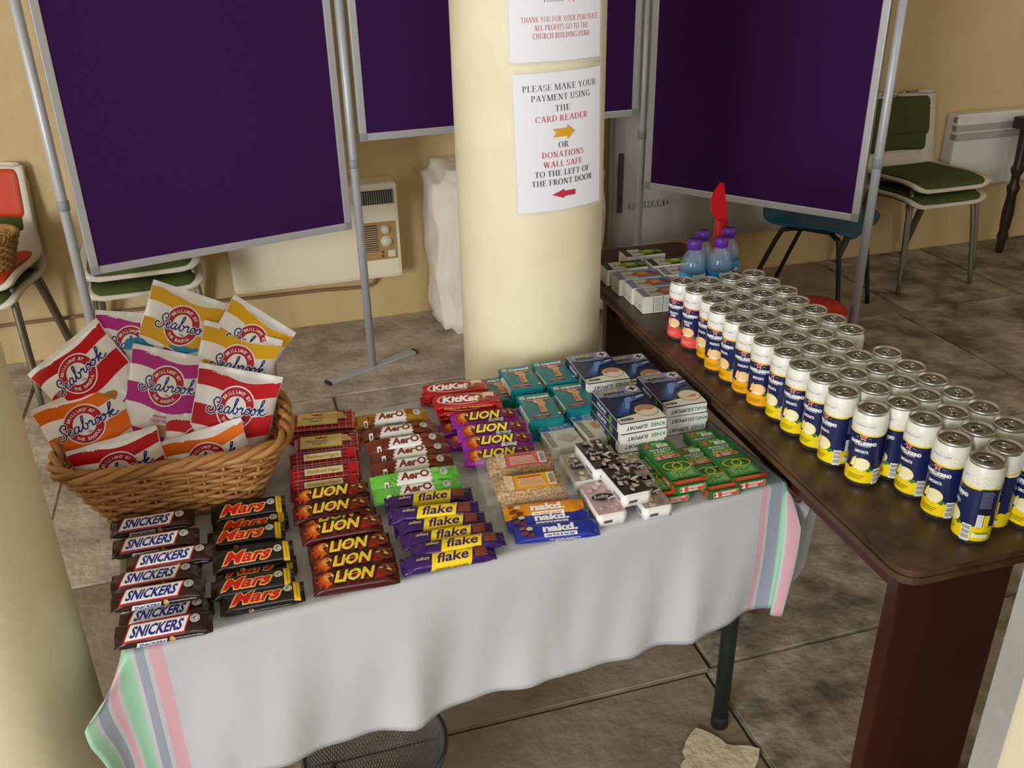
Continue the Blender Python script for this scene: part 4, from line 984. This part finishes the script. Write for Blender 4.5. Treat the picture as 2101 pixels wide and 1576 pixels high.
P_CO = make_box('plaster_box', 'plaster box', .072, .118, .023, TEAL, c_top, c_front, c_left, 'teal boxes of blister plasters')
NV, LIL, LG = M('1a2448', .35, coat=.2), M('8f88ab', .4), M('a9c45a', .4)
SKIN, CRM = M('c38a68', .5), M('ecd9cc', .5)
def knee(word, size, ankle=False):
    def d(a, W, D, Hh):
        a.rect(-W / 2 + .0005, W / 2 - .0005, -D / 2 + .0005, D / 2 - .0005, NV); a.rect(-W / 2 + .001, W / 2 - .001, D / 2 - .036, D / 2 - .001, LIL)
        a.text(word, -.018, D / 2 - .014, .0095, LG, width=.040, bold=.05, shear=.1); a.text('SUPPORT', -.010, D / 2 - .026, .0085, M('23222e', .4), width=.046, bold=.05)
        x, y = W / 2 - .016, D / 2 - .017; a.ell(x, y, .0125, .0125, WH); a.rect(x - .009, x + .009, y - .0028, y + .0028, M('3a3848', .4)); a.rect(x - .0028, x + .0028, y - .009, y + .009, M('3a3848', .4))
        a.rect(-.030, .028, D / 2 - .043, D / 2 - .040, M('9aa6d0', .4))
        for i, c in enumerate(('24386e', '2f4f96', '3f69b4', '6c97d2')):
            k = 1 - i * .22; s = -1 if ankle else 1
            a.poly([(-.045 * k, -.045 + i * .008), (-.020 * k, -.050 + i * .009), (.010 * k, .004 * s), (.042 * k, .012), (.040 * k, .026), (.002 * k, .022), (-.024 * k, -.004)], M(c, .35))
        a.poly([(.022, .016), (.044, .022), (.043, .028), (.026, .024)], M('b9c6e2', .4))
        a.poly([(-W / 2 + .001, -D / 2 + .001), (W / 2 - .001, -D / 2 + .001), (W / 2 - .001, -D / 2 + .040), (.010, -D / 2 + .034), (-W / 2 + .001, -D / 2 + .022)], M('9fbf5a', .4))
        a.poly([(-W / 2 + .001, -D / 2 + .001), (W / 2 - .001, -D / 2 + .001), (W / 2 - .001, -D / 2 + .038), (.010, -D / 2 + .032), (-W / 2 + .001, -D / 2 + .020)], M('e8e8dc', .4))
        x, y = .022, -D / 2 + .038; a.ell(x, y, .0245, .0245, M('8aa05a', .4), 30); a.ell(x, y, .0225, .0225, CRM, 30); a.poly([(x - .018, y - .004), (x - .006, y + .004), (x + .010, y - .002), (x + .019, y + .004)] + arc_pts(x, y, .0215, .0215, 15, 165, 12) if not ankle else [(x - .012, y - .006), (x + .006, y - .010), (x + .019, y - .003), (x + .010, y + .003)], SKIN if not ankle else M('d98a72', .5))
        x, y = -.030, -D / 2 + .013; a.poly(rrect(x - .0135, x + .0135, y - .004, y + .004, .0038), M('26301e', .4)); a.text(size, x, y, .0042, M('b8c890', .4), width=.019, bold=.02)
    return d
def spine(word):
    def d(a, W, D, Hh):
        a.text(word, W * .30, Hh * .5, .0085, M('3c8a4c', .4), width=.030 if len(word) == 4 else .036, bold=.02, rot=math.pi); a.text('SUPPORT', -W * .14, Hh * .5, .0085, M('2c2c34', .4), width=.044, bold=.02, shear=.15, rot=math.pi)
    return d
def k_left(a, W, D, Hh):
    a.rect(-D / 2 + .001, D / 2 - .015, .001, Hh - .001, M('151f40', .4)); a.text('KNEE SUPPORT', -.02, Hh * .5, .009, M('c9cfe0', .4), width=.05, bold=.03); a.rect(.02, .035, .004, Hh - .004, M('4f8a3a', .4))
KB = M('e6e4de', .45)
P_KN = make_box('support_box', 'bandage box', .098, .155, .0215, KB, knee('KNEE', 'SIZE: M'), spine('KNEE'), k_left, 'navy knee and ankle support boxes')
P_KL = make_box('support_box', 'bandage box', .098, .155, .0215, KB, knee('KNEE', 'SIZE: L'), spine('KNEE'), k_left, 'navy knee and ankle support boxes')
P_AN = make_box('support_box', 'bandage box', .092, .158, .0215, KB, knee('ANKLE', 'SIZE: M', True), spine('ANKLE'), k_left, 'navy knee and ankle support boxes')
def first_aid(t1, t2, pic):
    def d(a, W, D, Hh):
        B_ = M('2d7cbf', .4); a.rect(-W / 2 + .001, W / 2 - .001, D / 2 - .024, D / 2 - .001, B_); a.rect(-W / 2 + .003, -W / 2 + .011, D / 2 - .012, D / 2 - .004, WH); a.ring(-W / 2 + .007, D / 2 - .008, .002, .003, B_, n=12)
        a.text(t1, .006, D / 2 - .009, .0075, WH, width=.044, bold=.03); a.text(t2, .001, D / 2 - .0185, .0075, WH, width=.033, bold=.03)
        a.rect(-W / 2 + .003, -W / 2 + .014, -D / 2 + .006, D / 2 - .028, M('8f8a84', .4)); a.text('first aid', -W / 2 + .0085, -.022, .006, M('d8d4ce', .4), rot=math.pi / 2, width=.035)
        a.poly(pic[0], M(pic[1], .5)); textlines(a, -.014, .020, .026, 2, .004, .0012, M('8a8680', .5))
    return d
FA = M('d8d4cb', .45)
def fa_left(a, W, D, Hh): a.rect(-D / 2 + .001, -D / 2 + .024, .001, Hh - .001, M('2b74b4', .4)) ; a.rect(-.02, -.008, .006, Hh - .006, M('6fae54', .4))
def fa_front(a, W, D, Hh): textlines(a, -.005, .03, .016, 2, .005, .0014, M('6a665f', .5))
P_AW = make_box('wipes_box', 'first aid box', .072, .095, .026, FA, first_aid('Antiseptic', 'Wipes', ([(-.014, -.014), (.012, -.030), (.032, -.014), (.006, .004)], 'bdb9b4')), None, fa_left)
P_WD = make_box('dressing_box', 'first aid box', .078, .104, .028, FA, first_aid('Washproof', 'Dressing', ([(-.012, .008), (.006, .014), (.034, -.016), (.030, -.032), (.010, -.016), (-.010, -.014)], 'cd9460')), fa_front, fa_left)
def tissue(bg, c1, c2, dark):
    def d(a, W, D, Hh):
        r = random.Random(len(bg) + ord(bg[0]) * 7 + ord(c1[1])); B_ = M(bg, .3, coat=.4); a.rect(-W / 2 + .001, W / 2 - .001, -D / 2 + .002, D / 2 - .002, B_)
        for i in range(22):
            x, y, k = r.uniform(-W / 2 + .007, W / 2 - .007), r.uniform(-D / 2 + .008, D / 2 - .008), r.uniform(.003, .0075)
            n = 9; a.poly([(x + k * (1 + .35 * math.sin(j * 2.3 + i)) * math.cos(j * 6.283 / n) * .8, y + k * (1 + .35 * math.cos(j * 1.7 + i)) * math.sin(j * 6.283 / n)) for j in range(n)], M(c1 if i % 3 else c2, .35, coat=.3))
        a.ell(0, -.002, .0215, .011, BLK_, 26); a.poly([(.004, -.013), (.024, -.008), (.022, -.003), (.008, -.008)], WH); a.text('Softy', -.003, -.001, .0095, WH, width=.028, shear=.25, bold=.01)
    return d
def t_front(a, W, D, Hh): a.rect(-.019, -.003, .008, .0135, M('55555c', .5), .2)
def t_left(a, W, D, Hh):
    for i in range(5): a.rect(.012 + i * .006, .015 + i * .006, .007, .014, M('7c7c80', .5))
TW = M('ece9e4', .45, coat=.2)
P_T = {k: make_box('tissue_pack', 'tissue pack', .054, .106, .025, TW, tissue(*v), t_front, t_left, 'packs of pocket tissues', b=.0022, wob=.0006) for k, v in
       {'dark': ('2e2629', 'dccbc4', 'a58f8c', 1), 'pink': ('cfb0b4', 'e3cfd2', 'b58f98', 0), 'beige': ('a99a93', 'e0d3b8', '8a7a76', 0)}.items()}
GRB, ORB = M('1f7a34', .35, coat=.2), M('d8432a', .4)
def mq_top(a, W, D, Hh):
    a.text('X', -.020, D / 2 - .013, .016, M('d8612a', .4), width=.017, bold=.08); a.text('PEL', .004, D / 2 - .012, .0105, M('a8cc3c', .4), width=.028, bold=.05)
    a.rect(-.003, .021, D / 2 - .026, D / 2 - .014, M('dfe6df', .5)); a.text('£2', .009, D / 2 - .020, .006, M('2c2c30', .5))
    for i, s in enumerate(('MOSQUITO', '& INSECT')): a.text(s, -.001, D / 2 - .034 - i * .009, .0068, M('dfeee0', .4), width=.044 - i * .006, bold=.03)
    a.text('REPELLENT', -.001, D / 2 - .0525, .0065, M('c9d23a', .4), width=.044, bold=.05)
    a.poly(rrect(-.026, .024, .012, .024, .003), M('e7ddd0', .4)); a.poly(rrect(-.025, .023, .0128, .0232, .003), ORB); a.text('2', -.019, .018, .0085, WH, bold=.06); a.text('MOSQUITO', .003, .0205, .0036, WH, bold=.04); a.text('BANDS', .0, .0155, .0036, WH, bold=.04)
    a.poly([(-.031, -.062), (.031, -.062), (.031, -.030), (.0, -.018), (-.031, -.034)], M('3f8f3f', .4)); a.poly([(-.022, -.056), (.022, -.056), (.024, -.034), (0, -.026), (-.024, -.036)], M('78b870', .4))
    a.stroke([[(-.020, -.050), (-.008, -.040), (.006, -.046), (.02, -.036)], [(-.008, -.040), (-.012, -.056)], [(.002, -.043), (.010, -.058)], [(-.002, -.042), (-.002, -.055)]], .0011, M('1f4020', .5))
    YL = M('d8d21c', .35); a.ring(-.007, -.018, .0165, .0195, YL, n=30, k=.72); a.ring(.010, -.021, .0165, .0195, YL, n=30, k=.72); a.rect(-.016, -.004, -.033, -.030, YL)
    a.rect(-W / 2 + .001, W / 2 - .001, -D / 2 + .001, -D / 2 + .014, ORB); a.text('LONG LASTING PROTECTION', -.004, -D / 2 + .008, .0034, M('e9c24a', .4), width=.046, bold=.03)
def mq_front(a, W, D, Hh):
    a.poly(rrect(-.024, .028, .003, Hh - .003, .0025), WH); a.poly(rrect(-.0235, .0275, .0035, Hh - .0035, .0025), ORB); a.text('2', -.017, Hh / 2, .009, WH, bold=.06); a.text('MOSQUITO', .008, Hh / 2 + .0027, .0042, WH, width=.03, bold=.04); a.text('BANDS', .003, Hh / 2 - .003, .0042, WH, width=.019, bold=.04)
def mq_left(a, W, D, Hh):
    a.rect(-D / 2 + .001, -D / 2 + .016, .001, Hh - .001, GRB); a.text('MOSQUITO & INSECT REPELLENT', -.012, Hh / 2, .005, M('c8d86a', .4), width=.07, bold=.03); a.rect(.030, .062, .003, Hh - .003, ORB); a.text('2 MOSQUITO', .046, Hh / 2, .005, WH, width=.028, bold=.03); a.rect(D / 2 - .014, D / 2 - .001, .001, Hh - .001, ORB)
P_MQ = make_box('repellent_box', 'insect repellent box', .066, .165, .0175, GRB, mq_top, mq_front, mq_left, 'green boxes of mosquito bands')
def stack(pros, labels, x, y, yaw, ztop, h, jit=.004, z0=TZ + .0015):
    """pile placed by the middle of its top face; pros and labels from the top down"""
    p = px(x, y, ztop); n = len(pros); r = random.Random(int(x * y))
    for i, (pr, lb) in enumerate(zip(pros, labels)):
        k = 0 if i == 0 else jit
        inst(pr, lb, (p.x + r.uniform(-k, k), p.y + r.uniform(-k, k), z0 + (n - 1 - i) * h), rad(yaw + (0 if i == 0 else r.uniform(-2, 2))))
CB = 'teal box of blister plasters, '
for nm, x, y, yaw in (('back left', 1068, 775, 15), ('back right', 1137, 762, 16.5), ('front left', 1107, 834, 14), ('front right', 1178, 812, 15)):
    stack([P_CO, P_CO], [CB + 'top of the %s pile' % nm, CB + 'bottom of the %s pile' % nm], x, y, yaw, TZ + .048, .0236, .006)
p = px(1050, 812, TZ + .024); inst(P_CO, CB + 'lying loose at the left of the piles', (p.x - .028, p.y + .035, TZ + .0015), rad(17))
KS = 'navy %s support box, %s'
stack([P_KN, P_KN, P_KN, P_KN], [KS % ('knee', w) for w in ('size M, on top of the front pile', 'second down in the front pile', 'third down in the front pile', 'bottom of the front pile')], 1289, 829, 16, TZ + .088, .0217, .005)
stack([P_AN, P_AN, P_KN], [KS % w for w in (('ankle', 'on top of the right-hand pile'), ('ankle', 'second in the right-hand pile'), ('knee', 'at the bottom of the right-hand pile'))], 1377, 798, 15, TZ + .067, .0217, .005)
stack([P_KL, P_KN, P_KN], [KS % ('knee', w) for w in ('size L, on top of the pile against the column', 'second in the pile against the column', 'bottom of the pile against the column')], 1225, 754, 15, TZ + .066, .0217, .006)
stack([P_KN, P_KN], [KS % ('knee', w) for w in ('partly hidden at the back right, upper', 'partly hidden at the back right, lower')], 1303, 757, 15, TZ + .045, .0217, .005)
p = px(1151, 893, TZ + .028); inst(P_AW, 'small white and blue box of antiseptic wipes', (p.x, p.y, TZ + .0015), rad(17))
p = px(1223, 871, TZ + .030); inst(P_WD, 'white and blue box of washproof dressings', (p.x, p.y, TZ + .0015), rad(20))
TP = 'pocket tissue pack, '
for k, x, y, z, yaw, lb in (('beige', 1191, 958, 0, 14, 'beige leaf pattern, at the left by the flapjacks'), ('beige', 1245, 945, 0, 15, 'under the rear black one'), ('pink', 1236, 1023, 0, 15, 'pale pink marble, nearest the cloth edge'), ('beige', 1296, 960, 0, 15, 'beige floral, behind the front black one'),
                            ('beige', 1327, 1010, 0, 16, 'beige floral, half under the front black one'), ('dark', 1226, 934, 1, 18, 'black with blossom, resting at the rear'), ('dark', 1282, 984, 1, 19, 'black with blossom, resting on top at the front')):
    p = px(x, y, TZ + .026 * (z + 1)); inst(P_T[k], TP + lb, (p.x, p.y, TZ + .0022 + .0265 * z), rad(yaw))
MQ = 'green box of mosquito bands, '
for x, y, z, yaw, lb in ((1346, 972, 0, 15.5, 'lowest, mostly under the left one'), (1378, 950, 1, 17, 'on top of another at the left'), (1446, 960, 0, 16, 'middle of the three in front'), (1470, 925, 0, 15, 'half hidden behind the right-hand one'), (1499, 943, 0.35, 16, 'right-hand one nearest the striped border')):
    p = px(x, y, TZ + .0175 * (z + 1)); inst(P_MQ, MQ + lb, (p.x, p.y, TZ + .0018 + .018 * z), rad(yaw))

# ------------------------------------------------------------ drink cans
CANW, CANV = M('e8e6dc', .3, coat=.3), M('1c2352', .28, coat=.4)
STEEL = M('dad9d6', .40, metal=1.); STEEL2 = M('a5a3a0', .4, metal=1.)
CRAD = .0288
def canS(u, z, h):
    a = u / CRAD - math.pi / 2; r = CRAD + h; return (r * math.cos(a), r * math.sin(a), z)
def make_can(kind):
    c1, c2, fr, word = {'lemon': ('f0d410', 'e0d24a', 'e9e08a', ('LIMONATA',)), 'orange': ('f0a90e', 'e59a2c', 'eab66a', ('ARANCIATA',)), 'blood': ('ea5048', 'e0485a', 'd98a62', ('ARANCIATA', 'ROSSA'))}[kind]
    C1, C2, FR = M(c1, .3, coat=.3), M(c2, .35), M(fr, .4)
    t = thing('drink_can', '', 'drink can', group='sparkling drink cans on the wooden table')
    mb = MB(); prof = [(0, .004), (.0215, .004), (.0232, .0), (.0245, .001), (.0272, .006), (.0287, .011), (CRAD, .014), (CRAD, .034), (CRAD, .104), (CRAD, .1275), (.0283, .131), (.0262, .1385), (.0257, .1402)]
    mb.lathe(prof, 36, seg_mi=[3, 3, 3, 3, 3, 0, 0, 1, 2, 2, 2, 2]); mb.build('body', [C1, CANV, CANW, STEEL2], t)
    mb = MB(); mb.lathe([(.0257, .1402), (.0265, .1412), (.0266, .1445), (.0260, .1457), (.0248, .1455), (.0236, .1405), (.0226, .1403), (.0219, .1428), (.012, .1431), (0, .1431)], 36, seg_mi=[0, 0, 0, 0, 0, 1, 1, 1, 1]); lid = mb.build('lid', [STEEL, M('a9a6a1', .36, metal=1.)], t)
    mb = MB(); pl = []
    mb.tube([(.0075 * math.cos(a), -.004 + .0115 * math.sin(a) + .001, .1448 + .0006 * math.sin(a)) for a in [i * 2 * math.pi / 20 for i in range(20)]], .0013, 6, closed=True)
    mb.box(-.006, .006, -.0005, .0065, .1438, .1452, .0005); mb.tube([(-.0065, -.003, .1446), (.0065, -.003, .1446)], .0011, 6); tab = mb.build('ring_pull', M('c4c2be', .25, metal=1.), t)
    mb = MB(); mb.tube([(.0095 * math.cos(a), .0105 + .0075 * math.sin(a), .1432) for a in [i * 2 * math.pi / 20 for i in range(20)]], .0004, 4, closed=True); mb.build('score_line', STEEL2, lid)
    a = Art(); r = random.Random(3); PI2 = 2 * math.pi * CRAD
    zw = lambda u: .1085 - .005 * math.sin(u / CRAD + .9)
    N = 48; us = [-PI2 / 2 + PI2 * i / N for i in range(N + 1)]
    a.poly([(u, zw(u)) for u in us] + [(u, .1272) for u in reversed(us)], CANW)
    a.poly([(u, zw(u) - .0012) for u in us] + [(u, zw(u) + .0018) for u in reversed(us)], C1)
    T = []
    for i in range(190):
        u = r.uniform(-PI2 / 2, PI2 / 2); z = zw(u) + .002 + abs(r.gauss(0, .010))
        if z > .1268: continue
        k = r.uniform(.0003, .0010); T += [[(u - k, z), (u, z - k), (u + k, z)], [(u - k, z), (u + k, z), (u, z + k)]]
    a.tri(T, C2)
    BX = M('b7c3cc', .4); a.poly(rrect(-.0195, .0195, .1175, .1255, .001), BX); a.poly(rrect(-.019, .019, .118, .125, .001), WH); a.text('TASTEFULLY LIGHT', 0, .1215, .0034, M('3a4660', .4), width=.035, bold=.02)
    st = [((.0062 if i % 2 == 0 else .0026) * math.sin(i * math.pi / 5), .0995 + (.0062 if i % 2 == 0 else .0026) * math.cos(i * math.pi / 5)) for i in range(10)]
    a.poly([(x * 1.25, .0995 + (y - .0995) * 1.25) for x, y in st], WH); a.poly(st, M('d23a34', .35))
    a.rect(-.013, -.008, .098, .0984, WH); a.rect(.008, .013, .098, .0984, WH)
    a.text('SANPELLEGRINO', 0, .0885, .0062, WH, width=.046, bold=.07); a.rect(-.014, .014, .0825, .0838, M('aab4cc', .4))
    for i, w_ in enumerate(word): a.text(w_, 0, .0725 - i * .0065, .0054, WH, width=.0235 if w_ != 'ROSSA' else .014, bold=.04)
    # fruit slices
    a.poly([(u, .034) for u in us] + [(u, .037 + .0015 * math.sin(u * 500)) for u in reversed(us)], C1)
    FI = M('f2e6b4' if kind == 'lemon' else 'f0c98c', .4)
    a.ell(.003, .0475, .0145, .0125, FR, 24); a.ell(.0035, .048, .0125, .0106, FI, 22)
    a.poly([(-.017, .040), (-.013, .056), (-.007, .062), (-.006, .044)], C1); a.poly([(-.0145, .042), (-.0115, .054), (-.008, .058), (-.0075, .045)], FI)
    for i in range(3): a.ring(-.006 + i * .005, .043, .0042, .0056, M('f6f1d8', .4), 170, 370, 10)
    a.poly([(.011, .037), (.018, .042), (.023, .038), (.016, .033)], M('3f7a2c', .4))
    for i in range(3): a.rect(-.016, .012 - i * .003, .025 - i * .0032, .0258 - i * .0032, M('6a5c10' if kind != 'blood' else 'f0c8b8', .5))
    # back panel, barcode, nutrition
    a.rect(.024, .037, .010, .040, WH)
    for i in range(9): a.rect(.0248, .0362, .0125 + i * .0029, .0125 + i * .0029 + (.0014 if i % 3 else .0007), BLK_)
    a.rect(.040, .062, .046, .106, M('151a3c', .35))
    for i in range(13): a.rect(.042, .060 - (i * 7 % 5) * .0006, .073 + i * .0024, .0738 + i * .0024, M('8a90b0', .4))
    a.rect(.042, .051, .038, .061, WH); a.rect(.052, .060, .038, .060, C1)
    for i in range(7): a.rect(.0428, .0502, .040 + i * .003, .0406 + i * .003, M('6a6a74', .5))
    for i in range(5): a.rect(.040 + i * .0044, .0438 + i * .0044, .019, .026, WH); a.rect(.040 + i * .0044, .0438 + i * .0044, .0255, .0275, M(('dcdcd4', '3f9a4a', '3f9a4a', 'c8402c', '3f9a4a')[i], .4))
    a.build('print', canS, t, .0035, eps=.00004, base=.00012)
    return t
CAN = {k: make_can(k) for k in ('lemon', 'orange', 'blood')}
ROWS = [('row beside the white cloth', [(.4, 2.022), (.422, 1.963), (.447, 1.902), (.453, 1.843), (.474, 1.788), (.489, 1.731), (.506, 1.673), (.531, 1.618), (.545, 1.56), (.567, 1.505), (.583, 1.448), (.611, 1.383)]),
        ('second row from the cloth', [(.459, 2.02), (.48, 1.965), (.506, 1.912), (.511, 1.854), (.532, 1.799), (.548, 1.742), (.563, 1.686), (.588, 1.632), (.604, 1.575), (.624, 1.519), (.641, 1.459), (.668, 1.4), (.684, 1.343), (.703, 1.277), (.725, 1.211)]),
        ('third row from the cloth', [(.518, 2.04), (.54, 1.985), (.562, 1.931), (.567, 1.873), (.591, 1.819), (.609, 1.763), (.621, 1.705), (.646, 1.652), (.66, 1.595), (.68, 1.539), (.697, 1.483), (.719, 1.429), (.738, 1.365), (.754, 1.306), (.771, 1.247)]),
        ('row farthest from the cloth', [(.574, 2.062), (.595, 2.007), (.618, 1.949), (.626, 1.886), (.648, 1.832), (.67, 1.777), (.687, 1.721), (.719, 1.608), (.739, 1.545), (.756, 1.489), (.778, 1.434), (.796, 1.378), (.812, 1.318), (.829, 1.245)])]
YAWS = {(0, 0): -46, (0, 1): -46, (0, 2): -60, (0, 3): -34, (0, 4): -66, (0, 5): -36, (0, 6): -36, (0, 7): -66, (0, 8): -46, (0, 9): -58, (0, 10): -72, (0, 11): -36, (1, 11): -75, (1, 12): -62, (1, 13): -58, (1, 14): -105, (2, 13): -95, (2, 14): -130}
rc = random.Random(5)
for ri, (rn, pts) in enumerate(ROWS):
    for i, (x, y) in enumerate(pts):
        k = 'blood' if y > 1.94 else 'orange' if y > 1.645 else 'lemon'
        lab = '%s drink can, %s from the far end, %s' % ({'blood': 'red-based', 'orange': 'orange-based', 'lemon': 'yellow-based'}[k], ORD[i], rn)
        inst(CAN[k], lab, (x, y, DZ + .0005), rad(YAWS.get((ri, i), rc.uniform(-80, -20))))

# ------------------------------------------------------------ water bottles
PET = M('8fa3b8', .06, alpha=.30, coat=.6); LBL, LBL2 = M('1f8fd0', .35), M('c9d8ec', .35); CAPM = M('5a2a8c', .4)
def make_bottle():
    t = thing('water_bottle', '', 'water bottle', group='water bottles with purple caps')
    mb = MB(); prof = [(0, .003), (.024, .0), (.0300, .006), (.0315, .015), (.0315, .055), (.0305, .058), (.0315, .061), (.0315, .118), (.0300, .121), (.0315, .124), (.0300, .142), (.025, .158), (.0175, .171), (.0130, .177), (.0128, .184)]
    mb.lathe(prof, 28); mb.build('bottle', PET, t)
    mb = MB(); mb.lathe([(.0321, .064), (.0321, .123)], 28); lb = mb.build('label', LBL, t)
    S = lambda u, z, h: ((.0322 + h) * math.cos(u / .0322 - math.pi / 2), (.0322 + h) * math.sin(u / .0322 - math.pi / 2), z)
    a = Art(); a.poly([(.006, .066), (.045, .066), (.045, .122), (.004, .122), (.002, .115), (.007, .106), (.001, .100), (.005, .092), (.0, .084), (.006, .076)], LBL2); a.rect(-.03, .05, .064, .070, M('1c4c9c', .4))
    a.poly([(-.022, .094), (-.016, .110), (-.008, .104), (-.002, .100), (-.008, .092)], LBL2); a.text('water', -.013, .098, .006, M('1c3c7c', .4), bold=.05); a.build('print', S, lb, .006)
    mb = MB(); n = 36; ps = []
    prof = [(.0155, .181), (.0172, .183), (.0172, .196), (.0162, .2005), (0, .2012)]
    mb.lathe(prof, n); cp = mb.build('cap', CAPM, t)
    for i in range(n // 2):
        pass
    mb = MB(); mb.tube([(.0158 * math.cos(a_), .0158 * math.sin(a_), .1795) for a_ in [i * 2 * math.pi / 28 for i in range(28)]], .0016, 6, closed=True); mb.build('neck_ring', CAPM, cp)
    return t
bt = make_bottle()
for (x, y), yaw, lb in zip(((.447, 2.148), (.514, 2.160), (.481, 2.217), (.549, 2.236)), (-15, -15, 40, 60), ('front left', 'front right', 'back left', 'back right')):
    inst(bt, 'clear water bottle with a purple cap, %s of the four' % lb, (x, y, DZ + .001), rad(yaw))
# juice cartons lying beyond the cans
JW = M('dcd8c9', .5)
def juice(c_fruit, c_top):
    def d(a, W, D, Hh):
        a.rect(-W / 2 + .001, W / 2 - .001, -D / 2 + .001, D / 2 - .001, M(c_top, .4)); a.rect(-W / 2 + .02, W / 2 - .062, -D / 2 + .004, D / 2 - .004, M('cfd0be', .4)); a.text('juice', -W / 2 + .037, 0, .010, M('3c5a2c', .5), width=.022, bold=.03)
        a.ell(.012, -.002, .026, .017, M(c_fruit, .4)); a.ell(.018, .003, .014, .009, M('e8a45a' if c_fruit[0] == 'c' else 'c8c85a', .4)); a.ell(.040, .008, .010, .008, M('3f5f9a' if c_fruit[0] == 'c' else '4a8a3a', .4)); a.ell(.048, -.006, .008, .010, M('b04a1c' if c_fruit[0] == 'c' else '88a83a', .4))
    return d
def j_front(a, W, D, Hh):
    a.rect(-W / 2 + .027, -W / 2 + .0285, .002, Hh - .002, M('2c4a34', .5)); a.rect(-W / 2 + .052, -W / 2 + .0535, .002, Hh - .002, M('2c4a34', .5)); textlines(a, -W / 2 + .031, -W / 2 + .050, Hh - .008, 7, .005, .0015, M('8a8a84', .5)); textlines(a, -W / 2 + .056, W / 2 - .006, Hh - .008, 7, .005, .0015, M('9a9a92', .5), 4)
def j_left(a, W, D, Hh): textlines(a, .0, .018, .016, 2, .006, .0018, M('77756a', .5)); a.ell(-.018, .012, .002, .003, M('8a4a3a', .5), 8)
P_JO = make_box('juice_carton', 'juice carton', .118, .062, .045, JW, juice('c8692a', '8b90b4'), j_front, j_left, 'juice cartons beyond the cans')
P_JG = make_box('juice_carton', 'juice carton', .118, .062, .045, JW, juice('8a9a2c', '2f4a30'), j_front, j_left, 'juice cartons beyond the cans')
JY = 13.5
def jc(pro, p, q, lb, z=0., yaw=JY):
    c = Vector((p[0], p[1], 0)) + Vector((math.cos(rad(yaw)), math.sin(rad(yaw)), 0)) * .059 + Vector((-math.sin(rad(yaw)), math.cos(rad(yaw)), 0)) * .031
    inst(pro, lb, (c.x, c.y, DZ + .001 + z), rad(yaw))
jc(P_JO, (.334, 2.172), 0, 'white juice carton with orange fruit, nearest the cans'); jc(P_JO, (.314, 2.236), 0, 'white juice carton with orange fruit, middle of the three'); jc(P_JO, (.288, 2.300), 0, 'white juice carton with orange fruit, farthest of the three')
jc(P_JG, (.264, 2.378), 0, 'green-topped juice carton at the table edge by the column')
jc(P_JG, (.392, 2.405), 0, 'green-topped juice carton, middle of the back row'); jc(P_JG, (.33, 2.485), 0, 'green-topped juice carton in the far back row', 0, 15)
jc(P_JO, (.415, 2.33), 0, 'white juice carton half hidden behind the left bottle')
# red plastic blade behind the bottles and red drum beyond the table
RP = M('b80f1a', .35)
rd = thing('plastic_scoop', 'tall red plastic scoop standing upright behind the water bottles', 'scoop', (.585, 2.47, DZ), rad(10)); rd.scale = (1.25, 1.25, 1.14)
mb = MB(); pts = [(-.012, 0), (.018, 0), (.016, .09), (.008, .16), (-.004, .225), (-.010, .226), (-.024, .205), (-.030, .180), (-.026, .155), (-.014, .138), (-.016, .09)]
mb.prism(pts, -.003, .003, mx=Matrix.Rotation(math.pi / 2, 4, 'X')); mb.build('blade', RP, rd)
mb = MB(); mb.prism([(-.014, 0), (-.002, 0), (-.004, .138), (-.014, .138)], .003, .022, mx=Matrix.Rotation(math.pi / 2, 4, 'X')); mb.build('stem_channel', RP, rd)
mb = MB(); mb.box(-.03, .03, -.03, .02, 0, .006, .002); mb.build('base', RP, rd)
tb2 = thing('plastic_drum', 'round red plastic drum on the floor beyond the cans', 'drum', (1.165, 3.30, 0))
mb = MB(); mb.lathe([(0, 0), (.10, 0), (.105, .01), (.115, .28), (.118, .30)], 36); mb.build('body', RP, tb2)
mb = MB(); mb.lathe([(.12, .295), (.12, .312), (.11, .322), (.05, .330), (0, .332)], 36); mb.build('lid', RP, tb2)
